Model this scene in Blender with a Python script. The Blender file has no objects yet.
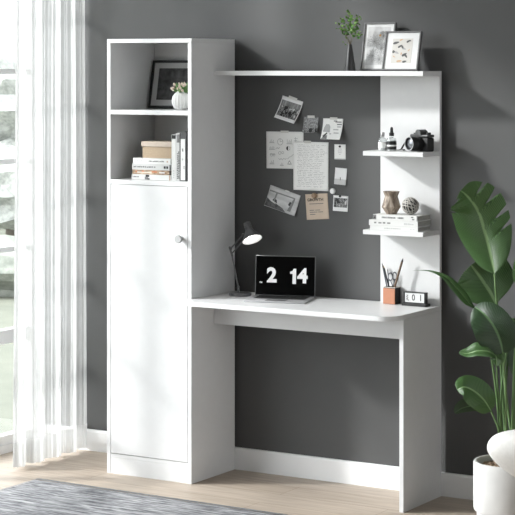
import bpy, bmesh, math, random
from mathutils import Vector, Matrix, Quaternion

random.seed(7)
scene = bpy.context.scene
COL = scene.collection
PI = math.pi

# ------------------------------------------------------------------ camera
CAM = Vector((4.6591, -6.8044, 1.6914))
TH = 0.5465
FPX = 1912.3
HY = 65.28
cd = bpy.data.cameras.new('camera')
cd.sensor_width = 36.0
cd.sensor_fit = 'HORIZONTAL'
cd.lens = FPX / 515.0 * 36.0
cd.shift_y = -(257.5 - HY) / 515.0
cd.clip_start = 0.05
cd.clip_end = 200
cam = bpy.data.objects.new('camera', cd)
cam.location = CAM
cam.rotation_euler = (PI / 2, 0, TH)
COL.objects.link(cam)
scene.camera = cam

# ------------------------------------------------------------------ world, sun, exposure
w = bpy.data.worlds.new('daylight')
scene.world = w
w.use_nodes = True
SKY_DIM, SKY_BRIGHT = 1.9, 6.0
bg = w.node_tree.nodes['Background']
bg.inputs['Color'].default_value = (0.94, 0.97, 1.0, 1)
# bright hazy sky on the sun's side, dimmer on the far side
_nt = w.node_tree
_tc = _nt.nodes.new('ShaderNodeTexCoord')
_dp = _nt.nodes.new('ShaderNodeVectorMath'); _dp.operation = 'DOT_PRODUCT'
_dp.inputs[1].default_value = Vector((-0.9, -0.35, 0.25)).normalized()
_nt.links.new(_tc.outputs['Generated'], _dp.inputs[0])
_mr = _nt.nodes.new('ShaderNodeMapRange')
_mr.inputs['From Min'].default_value = -0.6
_mr.inputs['From Max'].default_value = 0.9
_mr.inputs['To Min'].default_value = SKY_DIM
_mr.inputs['To Max'].default_value = SKY_BRIGHT
_nt.links.new(_dp.outputs['Value'], _mr.inputs['Value'])
_nt.links.new(_mr.outputs['Result'], bg.inputs['Strength'])

SUN_DIR = Vector((0.854, 0.52, -0.50)).normalized()
sd = bpy.data.lights.new('sun', 'SUN')
sd.energy = 4.0
sd.angle = math.radians(5)
sd.color = (1.0, 0.99, 0.98)
sun = bpy.data.objects.new('sun', sd)
sun.rotation_euler = SUN_DIR.to_track_quat('-Z', 'Y').to_euler()
COL.objects.link(sun)

# skylight portals: the glazed opening on the left and a fill opening added in the unseen right wall
def portal(name, loc, rot, sx, sy):
    ld = bpy.data.lights.new(name, 'AREA')
    ld.shape = 'RECTANGLE'
    ld.size = sx
    ld.size_y = sy
    ld.cycles.is_portal = True
    o = bpy.data.objects.new(name, ld)
    o.location = loc
    o.rotation_euler = rot
    COL.objects.link(o)
portal('window_portal', (-0.72, -2.2, 1.55), (0, -PI / 2, 0), 3.1, 4.2)
portal('fill_opening_portal', (5.55, -2.9, 1.55), (0, PI / 2, 0), 1.9, 3.4)

vs = scene.view_settings
vs.view_transform = 'Standard'
vs.look = 'None'
vs.gamma = 1.0
vs.use_curve_mapping = False
vs.exposure = 0.27
scene.cycles.use_denoising = True
scene.cycles.max_bounces = 10
scene.cycles.diffuse_bounces = 3
scene.cycles.transparent_max_bounces = 24
scene.cycles.sample_clamp_indirect = 6.0

# ------------------------------------------------------------------ helpers: pixels to places
DV = Vector((-math.sin(TH), math.cos(TH), 0))
RV = Vector((math.cos(TH), math.sin(TH), 0))
def P(px, py, t):
    q = DV + RV * ((px - 257.5) / FPX)
    return Vector((CAM.x + q.x * t, CAM.y + q.y * t, CAM.z - t * (py - HY) / FPX))
def at(px, py, y):
    q = DV + RV * ((px - 257.5) / FPX)
    t = (y - CAM.y) / q.y
    return P(px, py, t)

# ------------------------------------------------------------------ helpers: materials
def lin(v):
    v /= 255.0
    return v / 12.92 if v <= 0.04045 else ((v + 0.055) / 1.055) ** 2.4
def C(r, g=None, b=None):
    if g is None:
        g = b = r
    return (lin(r), lin(g), lin(b), 1)

def newmat(name):
    m = bpy.data.materials.new(name)
    m.use_nodes = True
    nt = m.node_tree
    return m, nt, nt.nodes['Principled BSDF']

def ramp(nt, stops):
    r = nt.nodes.new('ShaderNodeValToRGB')
    e = r.color_ramp.elements
    while len(e) < len(stops):
        e.new(0.5)
    for k, (p, c) in enumerate(stops):
        e[k].position = p
        e[k].color = c
    return r

def coords(nt, scale=(1, 1, 1), kind='Object', rot=(0, 0, 0)):
    tc = nt.nodes.new('ShaderNodeTexCoord')
    mp = nt.nodes.new('ShaderNodeMapping')
    mp.inputs['Scale'].default_value = scale
    mp.inputs['Rotation'].default_value = rot
    nt.links.new(tc.outputs[kind], mp.inputs['Vector'])
    return mp.outputs['Vector']

def mat(name, col, rough=0.5, var=0.04, scale=12.0, bump=0.0, bscale=200.0, metal=0.0, spec=0.5, stretch=(1, 1, 1)):
    """plain coloured surface with a slight procedural variation"""
    m, nt, b = newmat(name)
    n = nt.nodes.new('ShaderNodeTexNoise')
    n.inputs['Scale'].default_value = scale
    n.inputs['Detail'].default_value = 4
    nt.links.new(coords(nt, stretch), n.inputs['Vector'])
    lo = tuple(max(0, c * (1 - var)) for c in col[:3]) + (1,)
    hi = tuple(min(1, c * (1 + var)) for c in col[:3]) + (1,)
    r = ramp(nt, [(0.3, lo), (0.7, hi)])
    nt.links.new(n.outputs['Fac'], r.inputs['Fac'])
    nt.links.new(r.outputs['Color'], b.inputs['Base Color'])
    b.inputs['Roughness'].default_value = rough
    b.inputs['Metallic'].default_value = metal
    b.inputs['Specular IOR Level'].default_value = spec
    if bump:
        n2 = nt.nodes.new('ShaderNodeTexNoise')
        n2.inputs['Scale'].default_value = bscale
        n2.inputs['Detail'].default_value = 3
        nt.links.new(coords(nt, stretch), n2.inputs['Vector'])
        bp = nt.nodes.new('ShaderNodeBump')
        bp.inputs['Strength'].default_value = bump
        bp.inputs['Distance'].default_value = 0.002
        nt.links.new(n2.outputs['Fac'], bp.inputs['Height'])
        nt.links.new(bp.outputs['Normal'], b.inputs['Normal'])
    return m

def noise_mat(name, stops, scale, stretch=(1, 1, 1), rough=0.6, detail=6, kind='noise', bump=0.0, spec=0.3, rot=(0, 0, 0), dist=0.0):
    m, nt, b = newmat(name)
    v = coords(nt, stretch, rot=rot)
    if kind == 'noise':
        n = nt.nodes.new('ShaderNodeTexNoise')
        n.inputs['Detail'].default_value = detail
        n.inputs['Distortion'].default_value = dist
        out = 'Fac'
    elif kind == 'voronoi':
        n = nt.nodes.new('ShaderNodeTexVoronoi')
        out = 'Distance'
    else:
        n = nt.nodes.new('ShaderNodeTexWave')
        n.inputs['Distortion'].default_value = dist
        n.inputs['Detail'].default_value = detail
        out = 'Fac'
    n.inputs['Scale'].default_value = scale
    nt.links.new(v, n.inputs['Vector'])
    r = ramp(nt, stops)
    nt.links.new(n.outputs[out], r.inputs['Fac'])
    nt.links.new(r.outputs['Color'], b.inputs['Base Color'])
    b.inputs['Roughness'].default_value = rough
    b.inputs['Specular IOR Level'].default_value = spec
    if bump:
        bp = nt.nodes.new('ShaderNodeBump')
        bp.inputs['Strength'].default_value = bump
        bp.inputs['Distance'].default_value = 0.003
        nt.links.new(n.outputs[out], bp.inputs['Height'])
        nt.links.new(bp.outputs['Normal'], b.inputs['Normal'])
    return m

def glass_mat(name, tint=(1, 1, 1, 1), refl=0.08, rough=0.02):
    """thin clear glass: mostly see-through with a faint mirror coat"""
    m = bpy.data.materials.new(name)
    m.use_nodes = True
    nt = m.node_tree
    nt.nodes.remove(nt.nodes['Principled BSDF'])
    tr = nt.nodes.new('ShaderNodeBsdfTransparent')
    tr.inputs['Color'].default_value = tint
    gl = nt.nodes.new('ShaderNodeBsdfGlossy')
    gl.inputs['Roughness'].default_value = rough
    mx = nt.nodes.new('ShaderNodeMixShader')
    lw = nt.nodes.new('ShaderNodeLayerWeight')
    lw.inputs['Blend'].default_value = refl
    nt.links.new(lw.outputs['Facing'], mx.inputs['Fac'])
    nt.links.new(tr.outputs[0], mx.inputs[1])
    nt.links.new(gl.outputs[0], mx.inputs[2])
    nt.links.new(mx.outputs[0], nt.nodes['Material Output'].inputs['Surface'])
    return m

def cloth_mat(name, col, clear, stripes=900.0):
    """sheer woven cloth: lets part of the light straight through, scatters the rest"""
    m = bpy.data.materials.new(name)
    m.use_nodes = True
    nt = m.node_tree
    nt.nodes.remove(nt.nodes['Principled BSDF'])
    df = nt.nodes.new('ShaderNodeBsdfDiffuse')
    df.inputs['Color'].default_value = col
    tl = nt.nodes.new('ShaderNodeBsdfTranslucent')
    tl.inputs['Color'].default_value = col
    m1 = nt.nodes.new('ShaderNodeMixShader')
    m1.inputs['Fac'].default_value = 0.66
    nt.links.new(df.outputs[0], m1.inputs[1])
    nt.links.new(tl.outputs[0], m1.inputs[2])
    tr = nt.nodes.new('ShaderNodeBsdfTransparent')
    m2 = nt.nodes.new('ShaderNodeMixShader')
    n = nt.nodes.new('ShaderNodeTexNoise')
    n.inputs['Scale'].default_value = stripes
    nt.links.new(coords(nt, (1, 1, 0.02)), n.inputs['Vector'])
    r = ramp(nt, [(0.2, (clear * 0.7,) * 3 + (1,)), (0.8, (min(1, clear * 1.3),) * 3 + (1,))])
    nt.links.new(n.outputs['Fac'], r.inputs['Fac'])
    nt.links.new(r.outputs['Color'], m2.inputs['Fac'])
    nt.links.new(m1.outputs[0], m2.inputs[1])
    nt.links.new(tr.outputs[0], m2.inputs[2])
    nt.links.new(m2.outputs[0], nt.nodes['Material Output'].inputs['Surface'])
    return m

def emit_mat(name, col, strength):
    m, nt, b = newmat(name)
    b.inputs['Base Color'].default_value = col
    b.inputs['Emission Color'].default_value = col
    b.inputs['Emission Strength'].default_value = strength
    return m

# ------------------------------------------------------------------ helpers: geometry
def box(bm, x0, x1, y0, y1, z0, z1, bev=0.0, seg=2, vert_only=False):
    vs_ = [bm.verts.new((x, y, z)) for x in (x0, x1) for y in (y0, y1) for z in (z0, z1)]
    f = []
    for q in ((0, 1, 3, 2), (4, 6, 7, 5), (0, 4, 5, 1), (2, 3, 7, 6), (0, 2, 6, 4), (1, 5, 7, 3)):
        f.append(bm.faces.new([vs_[k] for k in q]))
    if bev > 0:
        es = {e for g in f for e in g.edges}
        if vert_only:
            es = {e for e in es if abs(e.verts[0].co.z - e.verts[1].co.z) > 1e-6}
        bmesh.ops.bevel(bm, geom=list(es), offset=bev, segments=seg, affect='EDGES', profile=0.5)

def prism(bm, poly, z0, z1):
    """poly in x, y extruded over z"""
    a = [bm.verts.new((p[0], p[1], z0)) for p in poly]
    b = [bm.verts.new((p[0], p[1], z1)) for p in poly]
    n = len(poly)
    bm.faces.new(a[::-1])
    bm.faces.new(b)
    for i in range(n):
        bm.faces.new((a[i], a[(i + 1) % n], b[(i + 1) % n], b[i]))

def tube(bm, pts, rad, seg=10, cap=True):
    """swept round bar; rad is a number or a list"""
    pts = [Vector(p) for p in pts]
    n = len(pts)
    if not isinstance(rad, (list, tuple)):
        rad = [rad] * n
    rings = []
    ref = None
    for i, p in enumerate(pts):
        t = (pts[min(i + 1, n - 1)] - pts[max(i - 1, 0)])
        if t.length < 1e-9:
            t = Vector((0, 0, 1))
        t.normalize()
        if ref is None:
            ref = Vector((0, 0, 1)) if abs(t.z) < 0.9 else Vector((1, 0, 0))
        u = (ref - t * ref.dot(t))
        if u.length < 1e-6:
            u = Vector((0, 1, 0))
        u.normalize()
        ref = u
        v = t.cross(u)
        rings.append([bm.verts.new(p + (u * math.cos(a) + v * math.sin(a)) * rad[i]) for a in (2 * PI * k / seg for k in range(seg))])
    for i in range(n - 1):
        for k in range(seg):
            bm.faces.new((rings[i][k], rings[i][(k + 1) % seg], rings[i + 1][(k + 1) % seg], rings[i + 1][k]))
    if cap:
        bm.faces.new(rings[0][::-1])
        bm.faces.new(rings[-1])

def ring(bm, c, n, R, r, seg=28, sub=8):
    c = Vector(c)
    q = Vector((0, 0, 1)).rotation_difference(Vector(n).normalized())
    g = []
    for i in range(seg):
        a = 2 * PI * i / seg
        row = []
        for k in range(sub):
            b_ = 2 * PI * k / sub
            row.append(bm.verts.new(c + q @ Vector(((R + r * math.cos(b_)) * math.cos(a), (R + r * math.cos(b_)) * math.sin(a), r * math.sin(b_)))))
        g.append(row)
    for i in range(seg):
        for k in range(sub):
            bm.faces.new((g[i][k], g[(i + 1) % seg][k], g[(i + 1) % seg][(k + 1) % sub], g[i][(k + 1) % sub]))

def lathe(bm, prof, seg=32, M=None, mod=None):
    """prof: list of (r, z); mod(angle, r, z) -> r"""
    M = M or Matrix.Identity(4)
    rows = []
    for r, z in prof:
        if r < 1e-6:
            rows.append([bm.verts.new(M @ Vector((0, 0, z)))])
        else:
            row = []
            for k in range(seg):
                a = 2 * PI * k / seg
                rr = mod(a, r, z) if mod else r
                row.append(bm.verts.new(M @ Vector((rr * math.cos(a), rr * math.sin(a), z))))
            rows.append(row)
    for a, b in zip(rows[:-1], rows[1:]):
        for k in range(seg):
            k2 = (k + 1) % seg
            if len(a) == 1 and len(b) == 1:
                continue
            if len(a) == 1:
                bm.faces.new((a[0], b[k2], b[k]))
            elif len(b) == 1:
                bm.faces.new((a[k], a[k2], b[0]))
            else:
                bm.faces.new((a[k], a[k2], b[k2], b[k]))

def axis_matrix(p, n):
    q = Vector((0, 0, 1)).rotation_difference(Vector(n).normalized())
    return Matrix.Translation(Vector(p)) @ q.to_matrix().to_4x4()

def obj(name, bm, m, parent=None, smooth=False, loc=None, rot=None, auto=None):
    me = bpy.data.meshes.new(name)
    bmesh.ops.recalc_face_normals(bm, faces=bm.faces[:])
    bm.to_mesh(me)
    bm.free()
    if smooth:
        for p in me.polygons:
            p.use_smooth = True
        if auto:
            me.set_sharp_from_angle(angle=math.radians(auto))
    me.materials.append(m)
    o = bpy.data.objects.new(name, me)
    COL.objects.link(o)
    if parent:
        o.parent = parent
    if loc:
        o.location = loc
    if rot:
        o.rotation_euler = rot
    return o

def tag(o, label, cat, group=None):
    o['label'] = label
    o['category'] = cat
    if group:
        o['group'] = group
    return o

def thing(name, label, cat, loc=(0, 0, 0), rz=0.0, group=None):
    o = bpy.data.objects.new(name, None)
    o.empty_display_size = 0.05
    COL.objects.link(o)
    o.location = loc
    o.rotation_euler = (0, 0, rz)
    return tag(o, label, cat, group)

def struct(name, bm, m, parent=None, **k):
    o = obj(name, bm, m, parent, **k)
    if parent is None:
        o['kind'] = 'structure'
    return o

def boxes(name, m, parent, lst, bev=0.0, seg=2, **k):
    bm = bmesh.new()
    for b in lst:
        box(bm, *b, bev=bev, seg=seg)
    return obj(name, bm, m, parent, **k)

def tubes(name, m, parent, lst, seg=10, **k):
    bm = bmesh.new()
    for pts, r in lst:
        tube(bm, pts, r, seg)
    return obj(name, bm, m, parent, smooth=True, auto=50, **k)

def turned(name, m, parent, prof, seg=32, M=None, mod=None, smooth=True, auto=45):
    bm = bmesh.new()
    lathe(bm, prof, seg, M, mod)
    return obj(name, bm, m, parent, smooth=smooth, auto=auto if smooth else None)

def lettering(name, body, size, m, parent, loc, rot=(PI / 2, 0, 0), bold=0.0, sx=1.0, depth=0.0002, align='CENTER'):
    cu = bpy.data.curves.new(name, 'FONT')
    cu.body = body
    cu.size = size
    cu.align_x = align
    cu.align_y = 'CENTER'
    cu.offset = bold
    cu.extrude = depth
    cu.resolution_u = 4
    t = bpy.data.objects.new(name, cu)
    COL.objects.link(t)
    bpy.context.view_layer.update()
    me = bpy.data.meshes.new_from_object(t.evaluated_get(bpy.context.evaluated_depsgraph_get()))
    bpy.data.objects.remove(t)
    me.materials.clear()
    me.materials.append(m)
    o = bpy.data.objects.new(name, me)
    COL.objects.link(o)
    o.parent = parent
    o.location = loc
    o.rotation_euler = rot
    o.scale = (sx, 1, 1)
    return o

# ------------------------------------------------------------------ materials
M_wall = mat('grey_wall_paint', C(76, 76, 76), 0.62, 0.03, 3.0, 0.08, 500)
M_white_wall = mat('white_wall_paint', C(228), 0.7, 0.02, 3.0, 0.05, 400)
M_ceiling = mat('ceiling_paint', C(232), 0.8, 0.02, 3.0)
M_trim = mat('white_trim_paint', C(238), 0.4, 0.01, 5.0)
M_lam = mat('white_laminate', C(217), 0.38, 0.012, 30.0, 0.02, 300)
M_gap = mat('dark_joint', C(60), 0.8)
M_chrome = mat('brushed_nickel', C(190), 0.3, 0.03, 60, metal=1.0)
M_black = mat('black_plastic', C(22), 0.45, 0.05, 40)
M_blackm = mat('black_metal', C(30), 0.35, 0.05, 40, spec=0.6)
M_lampm = mat('gunmetal_paint', C(88, 88, 89), 0.30, 0.05, 40, spec=0.7)
M_paper = mat('white_paper', C(243, 243, 241), 0.8, 0.02, 40)
M_ink = mat('grey_ink', C(110), 0.8)
M_inkd = mat('dark_ink', C(40), 0.8)
M_mat = mat('white_mount_board', C(214), 0.8, 0.01, 20)

def wood_floor():
    m, nt, b = newmat('oak_planks')
    v = coords(nt, (1, 1, 1))
    br = nt.nodes.new('ShaderNodeTexBrick')
    br.inputs['Scale'].default_value = 1.0
    br.inputs['Brick Width'].default_value = 1.3
    br.inputs['Row Height'].default_value = 0.16
    br.inputs['Mortar Size'].default_value = 0.0012
    br.inputs['Mortar Smooth'].default_value = 0.3
    br.inputs['Color1'].default_value = C(184, 171, 158)
    br.inputs['Color2'].default_value = C(173, 159, 145)
    br.inputs['Mortar'].default_value = C(136, 121, 105)
    br.offset = 0.37
    nt.links.new(v, br.inputs['Vector'])
    n = nt.nodes.new('ShaderNodeTexNoise')
    n.inputs['Scale'].default_value = 6
    n.inputs['Detail'].default_value = 8
    n.inputs['Distortion'].default_value = 0.6
    nt.links.new(coords(nt, (0.7, 9, 1)), n.inputs['Vector'])
    r = ramp(nt, [(0.3, (0.80, 0.79, 0.78, 1)), (0.65, (1.06, 1.06, 1.05, 1))])
    nt.links.new(n.outputs['Fac'], r.inputs['Fac'])
    mx = nt.nodes.new('ShaderNodeMix')
    mx.data_type = 'RGBA'
    mx.blend_type = 'MULTIPLY'
    mx.inputs['Factor'].default_value = 1.0
    nt.links.new(br.outputs['Color'], mx.inputs['A'])
    nt.links.new(r.outputs['Color'], mx.inputs['B'])
    nt.links.new(mx.outputs['Result'], b.inputs['Base Color'])
    b.inputs['Roughness'].default_value = 0.55
    b.inputs['Specular IOR Level'].default_value = 0.3
    return m
M_floor = wood_floor()

# ------------------------------------------------------------------ setting
RX0, RX1, RY, CH = -0.6, 5.4, -9.0, 3.1
bm = bmesh.new(); box(bm, RX0 - 0.1, RX1, RY, 0.0, -0.1, 0.0)
struct('floor', bm, M_floor)
bm = bmesh.new(); box(bm, RX0 - 0.1, RX1, 0.0, 0.15, -0.1, CH)
struct('wall_back', bm, M_wall)
bm = bmesh.new()
box(bm, RX1, RX1 + 0.15, RY, -4.6, -0.1, CH)
box(bm, RX1, RX1 + 0.15, -1.2, 0.15, -0.1, CH)
box(bm, RX1, RX1 + 0.15, -4.6, -1.2, -0.1, 0.6)  # opening added in this unseen wall to let in fill from the right
box(bm, RX1, RX1 + 0.15, -4.6, -1.2, 2.5, CH)
struct('wall_right', bm, M_white_wall)
bm = bmesh.new(); box(bm, RX0 - 0.1, RX1 + 0.15, RY - 0.15, RY, -0.1, CH)
struct('wall_front', bm, M_wall)
bm = bmesh.new(); box(bm, RX0 - 0.1, RX1 + 0.15, RY, 0.15, CH, CH + 0.15)
struct('ceiling', bm, M_ceiling)
WY0, WY1, WZ1 = -4.2, -0.04, 3.02
bm = bmesh.new()
box(bm, RX0 - 0.1, RX0, WY1, 0.0, 0.0, CH)
box(bm, RX0 - 0.1, RX0, RY, WY0, 0.0, CH)
box(bm, RX0 - 0.1, RX0, WY0, WY1, WZ1, CH)
struct('wall_left', bm, M_white_wall)

bm = bmesh.new()
prof = [(0.0, 0.0), (-0.015, 0.0), (-0.015, 0.084), (-0.012, 0.0905), (-0.006, 0.0917), (0.0, 0.0917)]
def profile_x(bm, prof, x0, x1):
    a = [bm.verts.new((x0, p[0], p[1])) for p in prof]
    b = [bm.verts.new((x1, p[0], p[1])) for p in prof]
    n = len(prof)
    bm.faces.new(a); bm.faces.new(b[::-1])
    for i in range(n):
        bm.faces.new((a[i], b[i], b[(i + 1) % n], a[(i + 1) % n]))
profile_x(bm, prof, RX0, RX1)
struct('baseboard_back', bm, M_trim)

# tall glazed window on the left with a leaf every 0.8 m
bm = bmesh.new()
xw0, xw1 = RX0 - 0.07, RX0 - 0.01
box(bm, xw0, xw1, WY0, WY1, 0.0, 0.035)
box(bm, xw0, xw1, WY0, WY1, WZ1 - 0.05, WZ1)
ys = [WY1 - 0.832 * k for k in range(6)]
for k, y in enumerate(ys):
    hw = 0.025
    box(bm, xw0, xw1, max(WY0, y - hw), min(WY1, y + hw), 0.035, WZ1 - 0.05)
win = struct('window_1', bm, M_trim)
rails = bmesh.new()
for a, b in zip(ys[1:], ys[:-1]):
    a, b = a + 0.025, b - 0.025
    box(rails, xw0 + 0.01, xw1 - 0.01, a, b, 0.035, 0.075)
    box(rails, xw0 + 0.01, xw1 - 0.01, a, b, 0.475, 0.535)
    for z in (0.885, 1.27, 1.665, 2.05, 2.44):
        box(rails, xw0 + 0.015, xw1 - 0.015, a, b, z - 0.012, z + 0.012)
obj('window_bars', rails, M_trim, win)
M_pane = glass_mat('window_glass', (0.97, 0.98, 0.98, 1), 0.06)
bm = bmesh.new()
for a, b in zip(ys[1:], ys[:-1]):
    box(bm, xw0 + 0.03, xw0 + 0.034, a + 0.025, b - 0.025, 0.075, WZ1 - 0.05)
obj('window_panes', bm, M_pane, win)

# garden beyond the glass
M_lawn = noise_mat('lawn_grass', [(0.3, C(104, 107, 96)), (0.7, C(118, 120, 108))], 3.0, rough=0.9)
bm = bmesh.new(); box(bm, -40, RX0 - 0.1, -20, 45, -0.14, -0.1)
lawn = obj('lawn', bm, M_lawn)
lawn['kind'] = 'structure'

# ------------------------------------------------------------------ tall cabinet
W, F, B = 0.419, -0.347, -0.0165
cab = thing('tall_cabinet', 'tall narrow white cabinet with two open compartments above a single door', 'cabinet', (0, 0, 0))
boxes('side_panel', M_lam, cab, [(0, 0.0175, F, B, 0, 1.783)], 0.0008)
boxes('side_panel', M_lam, cab, [(W - 0.0175, W, F, B, 0, 1.783)], 0.0008)
boxes('top_panel', M_lam, cab, [(0, W, F, B, 1.7833, 1.80)], 0.0008)
boxes('back_panel', M_lam, cab, [(0.0176, W - 0.0176, -0.024, -0.018, 0.02, 1.7829)])
boxes('shelf', M_lam, cab, [(0.0176, W - 0.0176, F, -0.0242, 1.4885, 1.507)], 0.0008)
boxes('shelf', M_lam, cab, [(0.0176, W - 0.0176, F, -0.0242, 1.2005, 1.219)], 0.0008)
boxes('bottom_panel', M_lam, cab, [(0.0176, W - 0.0176, F + 0.001, -0.0242, 0.068, 0.0825)], 0.0008)
boxes('plinth', M_lam, cab, [(0.0176, W - 0.0176, F + 0.0015, F + 0.0175, 0.0, 0.0676)], 0.0008)
door = boxes('door', M_lam, cab, [(0.0195, W - 0.0195, F, F + 0.017, 0.0855, 1.1985)], 0.001)
kz = 0.989
turned('knob', mat('satin_grey_knob', C(168), 0.4, 0.03, 40, metal=0.2), door, [(0, 0.030), (0.0145, 0.030), (0.0165, 0.028), (0.0165, 0.022), (0.010, 0.014), (0.0080, 0.008), (0.0095, 0.0), (0, 0.0)],
       24, axis_matrix((0.372, F, kz), (0, -1, 0)))

# ------------------------------------------------------------------ desk with hutch
desk = thing('desk', 'white desk with rounded front corner, top shelf and two small side shelves', 'desk', (0, 0, 0))
X1 = 1.375
DT, DF = 0.7475, -0.4266
poly = [(W + 0.0005, B), (W + 0.0005, DF)]
R = 0.07
for k in range(13):
    a = -PI / 2 + PI / 2 * k / 12
    poly.append((X1 - R + R * math.cos(a), DF + R + R * math.sin(a)))
poly.append((X1, B))
bm = bmesh.new()
prism(bm, poly, DT - 0.0185, DT)
es = [e for e in bm.edges if abs(e.verts[0].co.z - e.verts[1].co.z) < 1e-6]
bmesh.ops.bevel(bm, geom=es, offset=0.001, segments=2, affect='EDGES')
obj('desktop', bm, M_lam, desk)
boxes('side_panel', M_lam, desk, [(X1 - 0.0178, X1, -0.3443, B, 0, DT - 0.0188)], 0.0008)
boxes('apron', M_lam, desk, [(W + 0.0006, X1 - 0.0182, -0.18, -0.164, 0.629, DT - 0.0188)], 0.0008)
turned('bolt', M_lampm, desk, [(0, 0.002), (0.0045, 0.002), (0.005, 0.0), (0, 0)], 16, axis_matrix((0.452, -0.1802, 0.695), (0, -1, 0)))
boxes('upright_panel', M_lam, desk, [(1.1144, X1 + 0.001, -0.034, B, DT + 0.0003, 1.6495)], 0.0008)
boxes('top_shelf', M_lam, desk, [(W + 0.0005, X1 + 0.001, -0.18, B, 1.6498, 1.6685)], 0.0008)
for z in (1.3552, 1.0466):
    boxes('display_shelf', M_lam, desk, [(1.1127, X1, -0.1786, -0.0343, z - 0.0178, z)], 0.0008)

# ------------------------------------------------------------------ sheer curtain by the window
M_sheer = cloth_mat('sheer_voile', C(230, 230, 229), 0.40)
M_hem = cloth_mat('sheer_hem', C(226, 226, 225), 0.2)
M_edge = cloth_mat('curtain_selvedge', C(220, 220, 219), 0.05)
cur = thing('sheer_curtain', 'white sheer floor-length curtain gathered in the corner by the window', 'curtain', (-0.36, -0.26, 0))
def curtain_line(n=420):
    """plan of the gathered cloth, local x out of the window wall, local y along it"""
    # (u, y, x) of the fold crests and troughs, from the open edge to the corner
    key = [(-0.232, 0.002), (-0.222, -0.014), (-0.200, -0.020), (-0.176, -0.008), (-0.168, 0.014), (-0.180, 0.030), (-0.158, 0.036),
           (-0.136, 0.020), (-0.138, -0.012), (-0.128, -0.026), (-0.100, -0.030), (-0.076, -0.014), (-0.066, 0.016), (-0.046, 0.012),
           (-0.026, -0.018), (0.006, -0.030), (0.040, -0.016), (0.052, 0.014), (0.078, 0.020), (0.096, -0.010), (0.120, -0.028), (0.146, -0.012),
           (0.158, 0.018), (0.178, 0.014), (0.192, -0.012), (0.212, -0.016), (0.226, 0.004), (0.238, 0.008)]
    pts = []
    m = len(key) - 1
    for i in range(n):
        f = i / (n - 1) * m
        k = min(int(f), m - 1)
        t = f - k
        p0, p1, p2, p3 = key[max(k - 1, 0)], key[k], key[k + 1], key[min(k + 2, m)]
        def cr(a, b, c, d):
            return 0.5 * (2 * b + (c - a) * t + (2 * a - 5 * b + 4 * c - d) * t * t + (3 * b - a - 3 * c + d) * t ** 3)
        yy = cr(p0[0], p1[0], p2[0], p3[0]) * 1.045
        pts.append((-cr(p0[1], p1[1], p2[1], p3[1]) * 0.72 + 0.0045 * math.sin(i / n * 2 * PI * 31) + 0.0025 * math.sin(i / n * 2 * PI * 53 + 1.0), yy))
    return pts
line = curtain_line()
def curtain_sheet(name, m, z0, z1, i0=0, i1=None, off=0.0, nz=16):
    bm = bmesh.new()
    pts = line[i0:i1]
    rows = []
    for k in range(nz + 1):
        z = z0 + (z1 - z0) * k / nz
        h = z / 3.0
        row = []
        for (x, y) in pts:
            s = 1.0 + 0.12 * (1 - h)
            xx = x * s + 0.006 * math.sin(y * 55 + h * 2.0) * (1 - h)
            yy = y * (1.0 + 0.03 * (1 - h)) - 0.004 * math.sin(h * 5 + y * 20)
            row.append(bm.verts.new((xx + off, yy, z)))
        rows.append(row)
    for a, b in zip(rows[:-1], rows[1:]):
        for i in range(len(pts) - 1):
            bm.faces.new((a[i], a[i + 1], b[i + 1], b[i]))
    return obj(name, bm, m, cur, smooth=True)
curtain_sheet('cloth', M_sheer, 0.012, 3.03)
curtain_sheet('hem', M_hem, 0.0135, 0.115, off=0.0015, nz=3)
curtain_sheet('side_hem', M_edge, 0.012, 3.03, 0, 15, off=0.001)
rail = tag(boxes('curtain_rail', M_trim, None, [(-0.385, -0.335, -4.3, -0.006, 3.03, 3.1)], 0.004), 'white ceiling rail above the sheer curtain', 'curtain rail')

# ------------------------------------------------------------------ rug
def rug_mat():
    m, nt, b = newmat('distressed_wool')
    def nz(scale, st, det, dist):
        n = nt.nodes.new('ShaderNodeTexNoise')
        n.inputs['Scale'].default_value = scale
        n.inputs['Detail'].default_value = det
        n.inputs['Distortion'].default_value = dist
        nt.links.new(coords(nt, st), n.inputs['Vector'])
        return n
    a = nz(6.0, (1.3, 12, 1), 9, 0.5)
    c = nz(60.0, (0.8, 3.2, 1), 3, 0.0)
    ad = nt.nodes.new('ShaderNodeMath'); ad.operation = 'MULTIPLY_ADD'
    ad.inputs[1].default_value = 0.26
    nt.links.new(c.outputs['Fac'], ad.inputs[0])
    sc = nt.nodes.new('ShaderNodeMath'); sc.operation = 'MULTIPLY'
    sc.inputs[1].default_value = 1.04
    nt.links.new(a.outputs['Fac'], sc.inputs[0])
    nt.links.new(sc.outputs[0], ad.inputs[2])
    r = ramp(nt, [(0.44, C(86, 86, 89)), (0.58, C(116, 116, 119)), (0.70, C(148, 148, 150)), (0.86, C(178, 178, 178))])
    nt.links.new(ad.outputs[0], r.inputs['Fac'])
    nt.links.new(r.outputs['Color'], b.inputs['Base Color'])
    b.inputs['Roughness'].default_value = 0.95
    b.inputs['Specular IOR Level'].default_value = 0.1
    bp = nt.nodes.new('ShaderNodeBump'); bp.inputs['Strength'].default_value = 0.6; bp.inputs['Distance'].default_value = 0.004
    nt.links.new(c.outputs['Fac'], bp.inputs['Height'])
    nt.links.new(bp.outputs['Normal'], b.inputs['Normal'])
    return m
M_rug = rug_mat()
rug = thing('rug', 'grey distressed woven rug on the oak floor in front of the cabinet', 'rug', (0.75, -1.62, 0), math.radians(-0.6))
bm = bmesh.new()
nx, ny = 90, 60
hx, hyy = 0.92, 1.0
top = [[None] * (ny + 1) for _ in range(nx + 1)]
rg = random.Random(3)
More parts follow.
